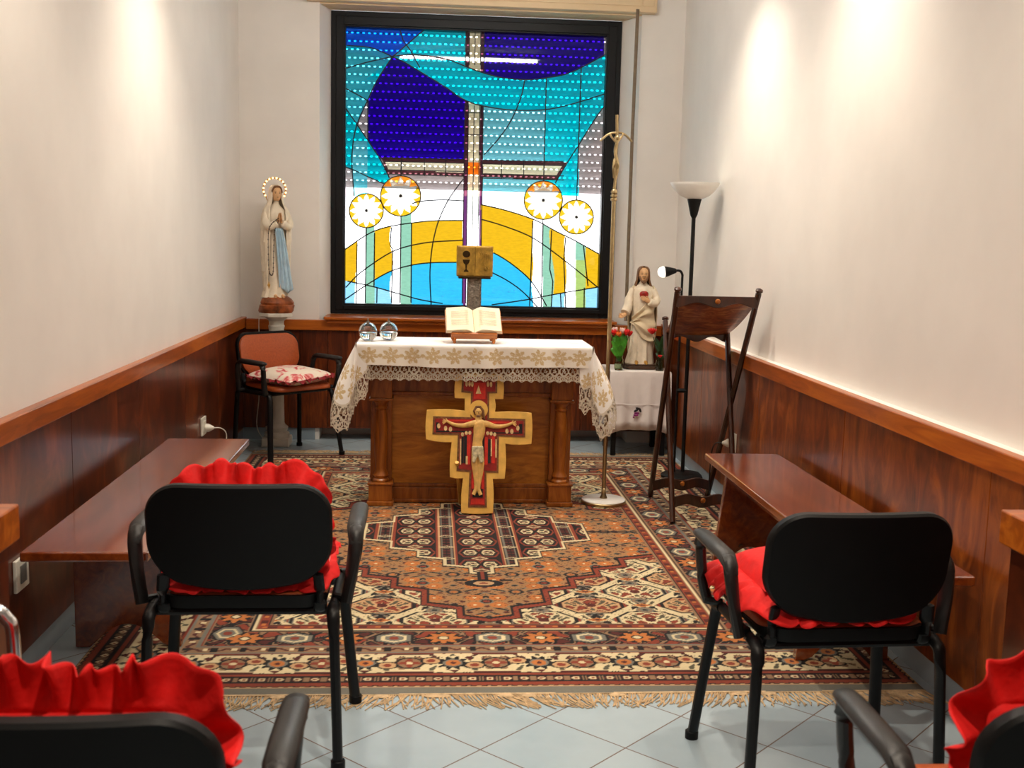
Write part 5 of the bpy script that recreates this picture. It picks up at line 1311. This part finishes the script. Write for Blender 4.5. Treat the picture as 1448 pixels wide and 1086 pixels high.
on_back(-.527, 1.595, 0, 'red frilled cushion above the armchair back in the lower left corner', 11, z=.66, rw=.080, w=.365, h=.19, th=.05, amp=.022, lift=.035)
on_back(1.073, 1.595, -1, 'red frilled cushion above the armchair back in the lower right corner', 14, z=.66, rw=.080, w=.37, h=.19, th=.05, amp=.022, lift=.035)
cushion('white cushion with red flowers and dark red frill on the brown corner armchair', (-.90, 7.30, .545), (math.radians(-2), math.radians(2), math.radians(-127)), 'floral', 'maroon', seed=21, w=.40, h=.39, th=.10, rw=.03, amp=.010)

# ------------------------------------------------------------------ sockets, switch, cables, chrome tube
def socket(name, label, x, y, z, sx, w=.055, h=.105):
    o = thing(name, label, 'socket' if 'outlet' in name else 'switch', (x, y, z), 0)
    obj('plate', MB().box(min(0, sx*.012), max(0, sx*.012), -w, w, -h/2, h/2), 'whiteplastic', o, smooth=False, bevel=.003)
    obj('insert', MB().box(min(sx*.0121, sx*.016), max(sx*.0121, sx*.016), -.025, .025, -.03, .03), 'greyplastic' if name == 'light_switch' else 'whiteplastic', o, smooth=False, bevel=.002)
    return o
def plug(name, label, x, y, z, sx, path, mat):
    o = thing(name, label, 'plug', (x, y, z), 0)
    obj('plug_body', MB().lathe([(.020, 0), (.024, .004), (.024, .02), (.016, .035), (.008, .05), (.001, .052)], 14, (0, 0, 0), Matrix.Rotation(PI/2*sx, 4, 'Y')), 'whiteplastic', o)
    obj('cable', MB().tube(smooth_path(path, 6), .0035, 6), mat, o)
socket('wall_outlet', 'cream wall outlet low on the left panelling above the bench end', PL+.001, 6.47, .345, 1)
plug('plug', 'white plug with short looping cable in the left wall outlet', PL+.0175, 6.47, .335, 1, [(.05, 0, 0), (.085, .02, -.005), (.11, .05, -.04), (.10, .07, -.12), (.06, .1, -.25), (.03, .15, -.325)], 'whiteplastic')
socket('light_switch', 'cream switch plate with grey rocker near the left bench corner', PL+.001, 3.565, .362, 1)
socket('wall_outlet', 'cream wall outlet low on the right panelling behind the lectern', PR-.001, 5.965, .374, -1)
plug('plug', 'white plug with black lamp cable in the right wall outlet', PR-.0175, 5.965, .368, -1, [(-.05, 0, 0), (-.085, .01, -.005), (-.10, .03, -.06), (-.10, .05, -.2), (-.09, .08, -.34), (-.06, .25, -.357), (-.05, .40, -.3575), (-.07, .52, -.35)], 'cord_black')
ct = thing('chrome_chair', 'bent chrome tube frame at the left edge beside the lower left armchair', 'chrome frame', (-.80, 2.02, 0))
obj('hoop', MB().tube(smooth_path([(-.16, .0, .012), (-.16, 0, .4), (-.16, 0, .70), (-.14, 0, .755), (-.09, 0, .775), (.0, 0, .775), (.035, 0, .755), (.047, 0, .70), (.047, 0, .4), (.047, 0, .012)], 6), .0125, 12), 'chrome', ct)
obj('crossbar', MB().tube([(-.15, 0, .45), (.037, 0, .45)], .010, 10), 'chrome', ct)
for x_ in (-.16, .047): obj('foot_cap', MB().lathe([(.016, .0), (.017, .004), (.017, .03), (.0135, .032)], 12, (x_, 0, 0)), 'blackplastic', ct)
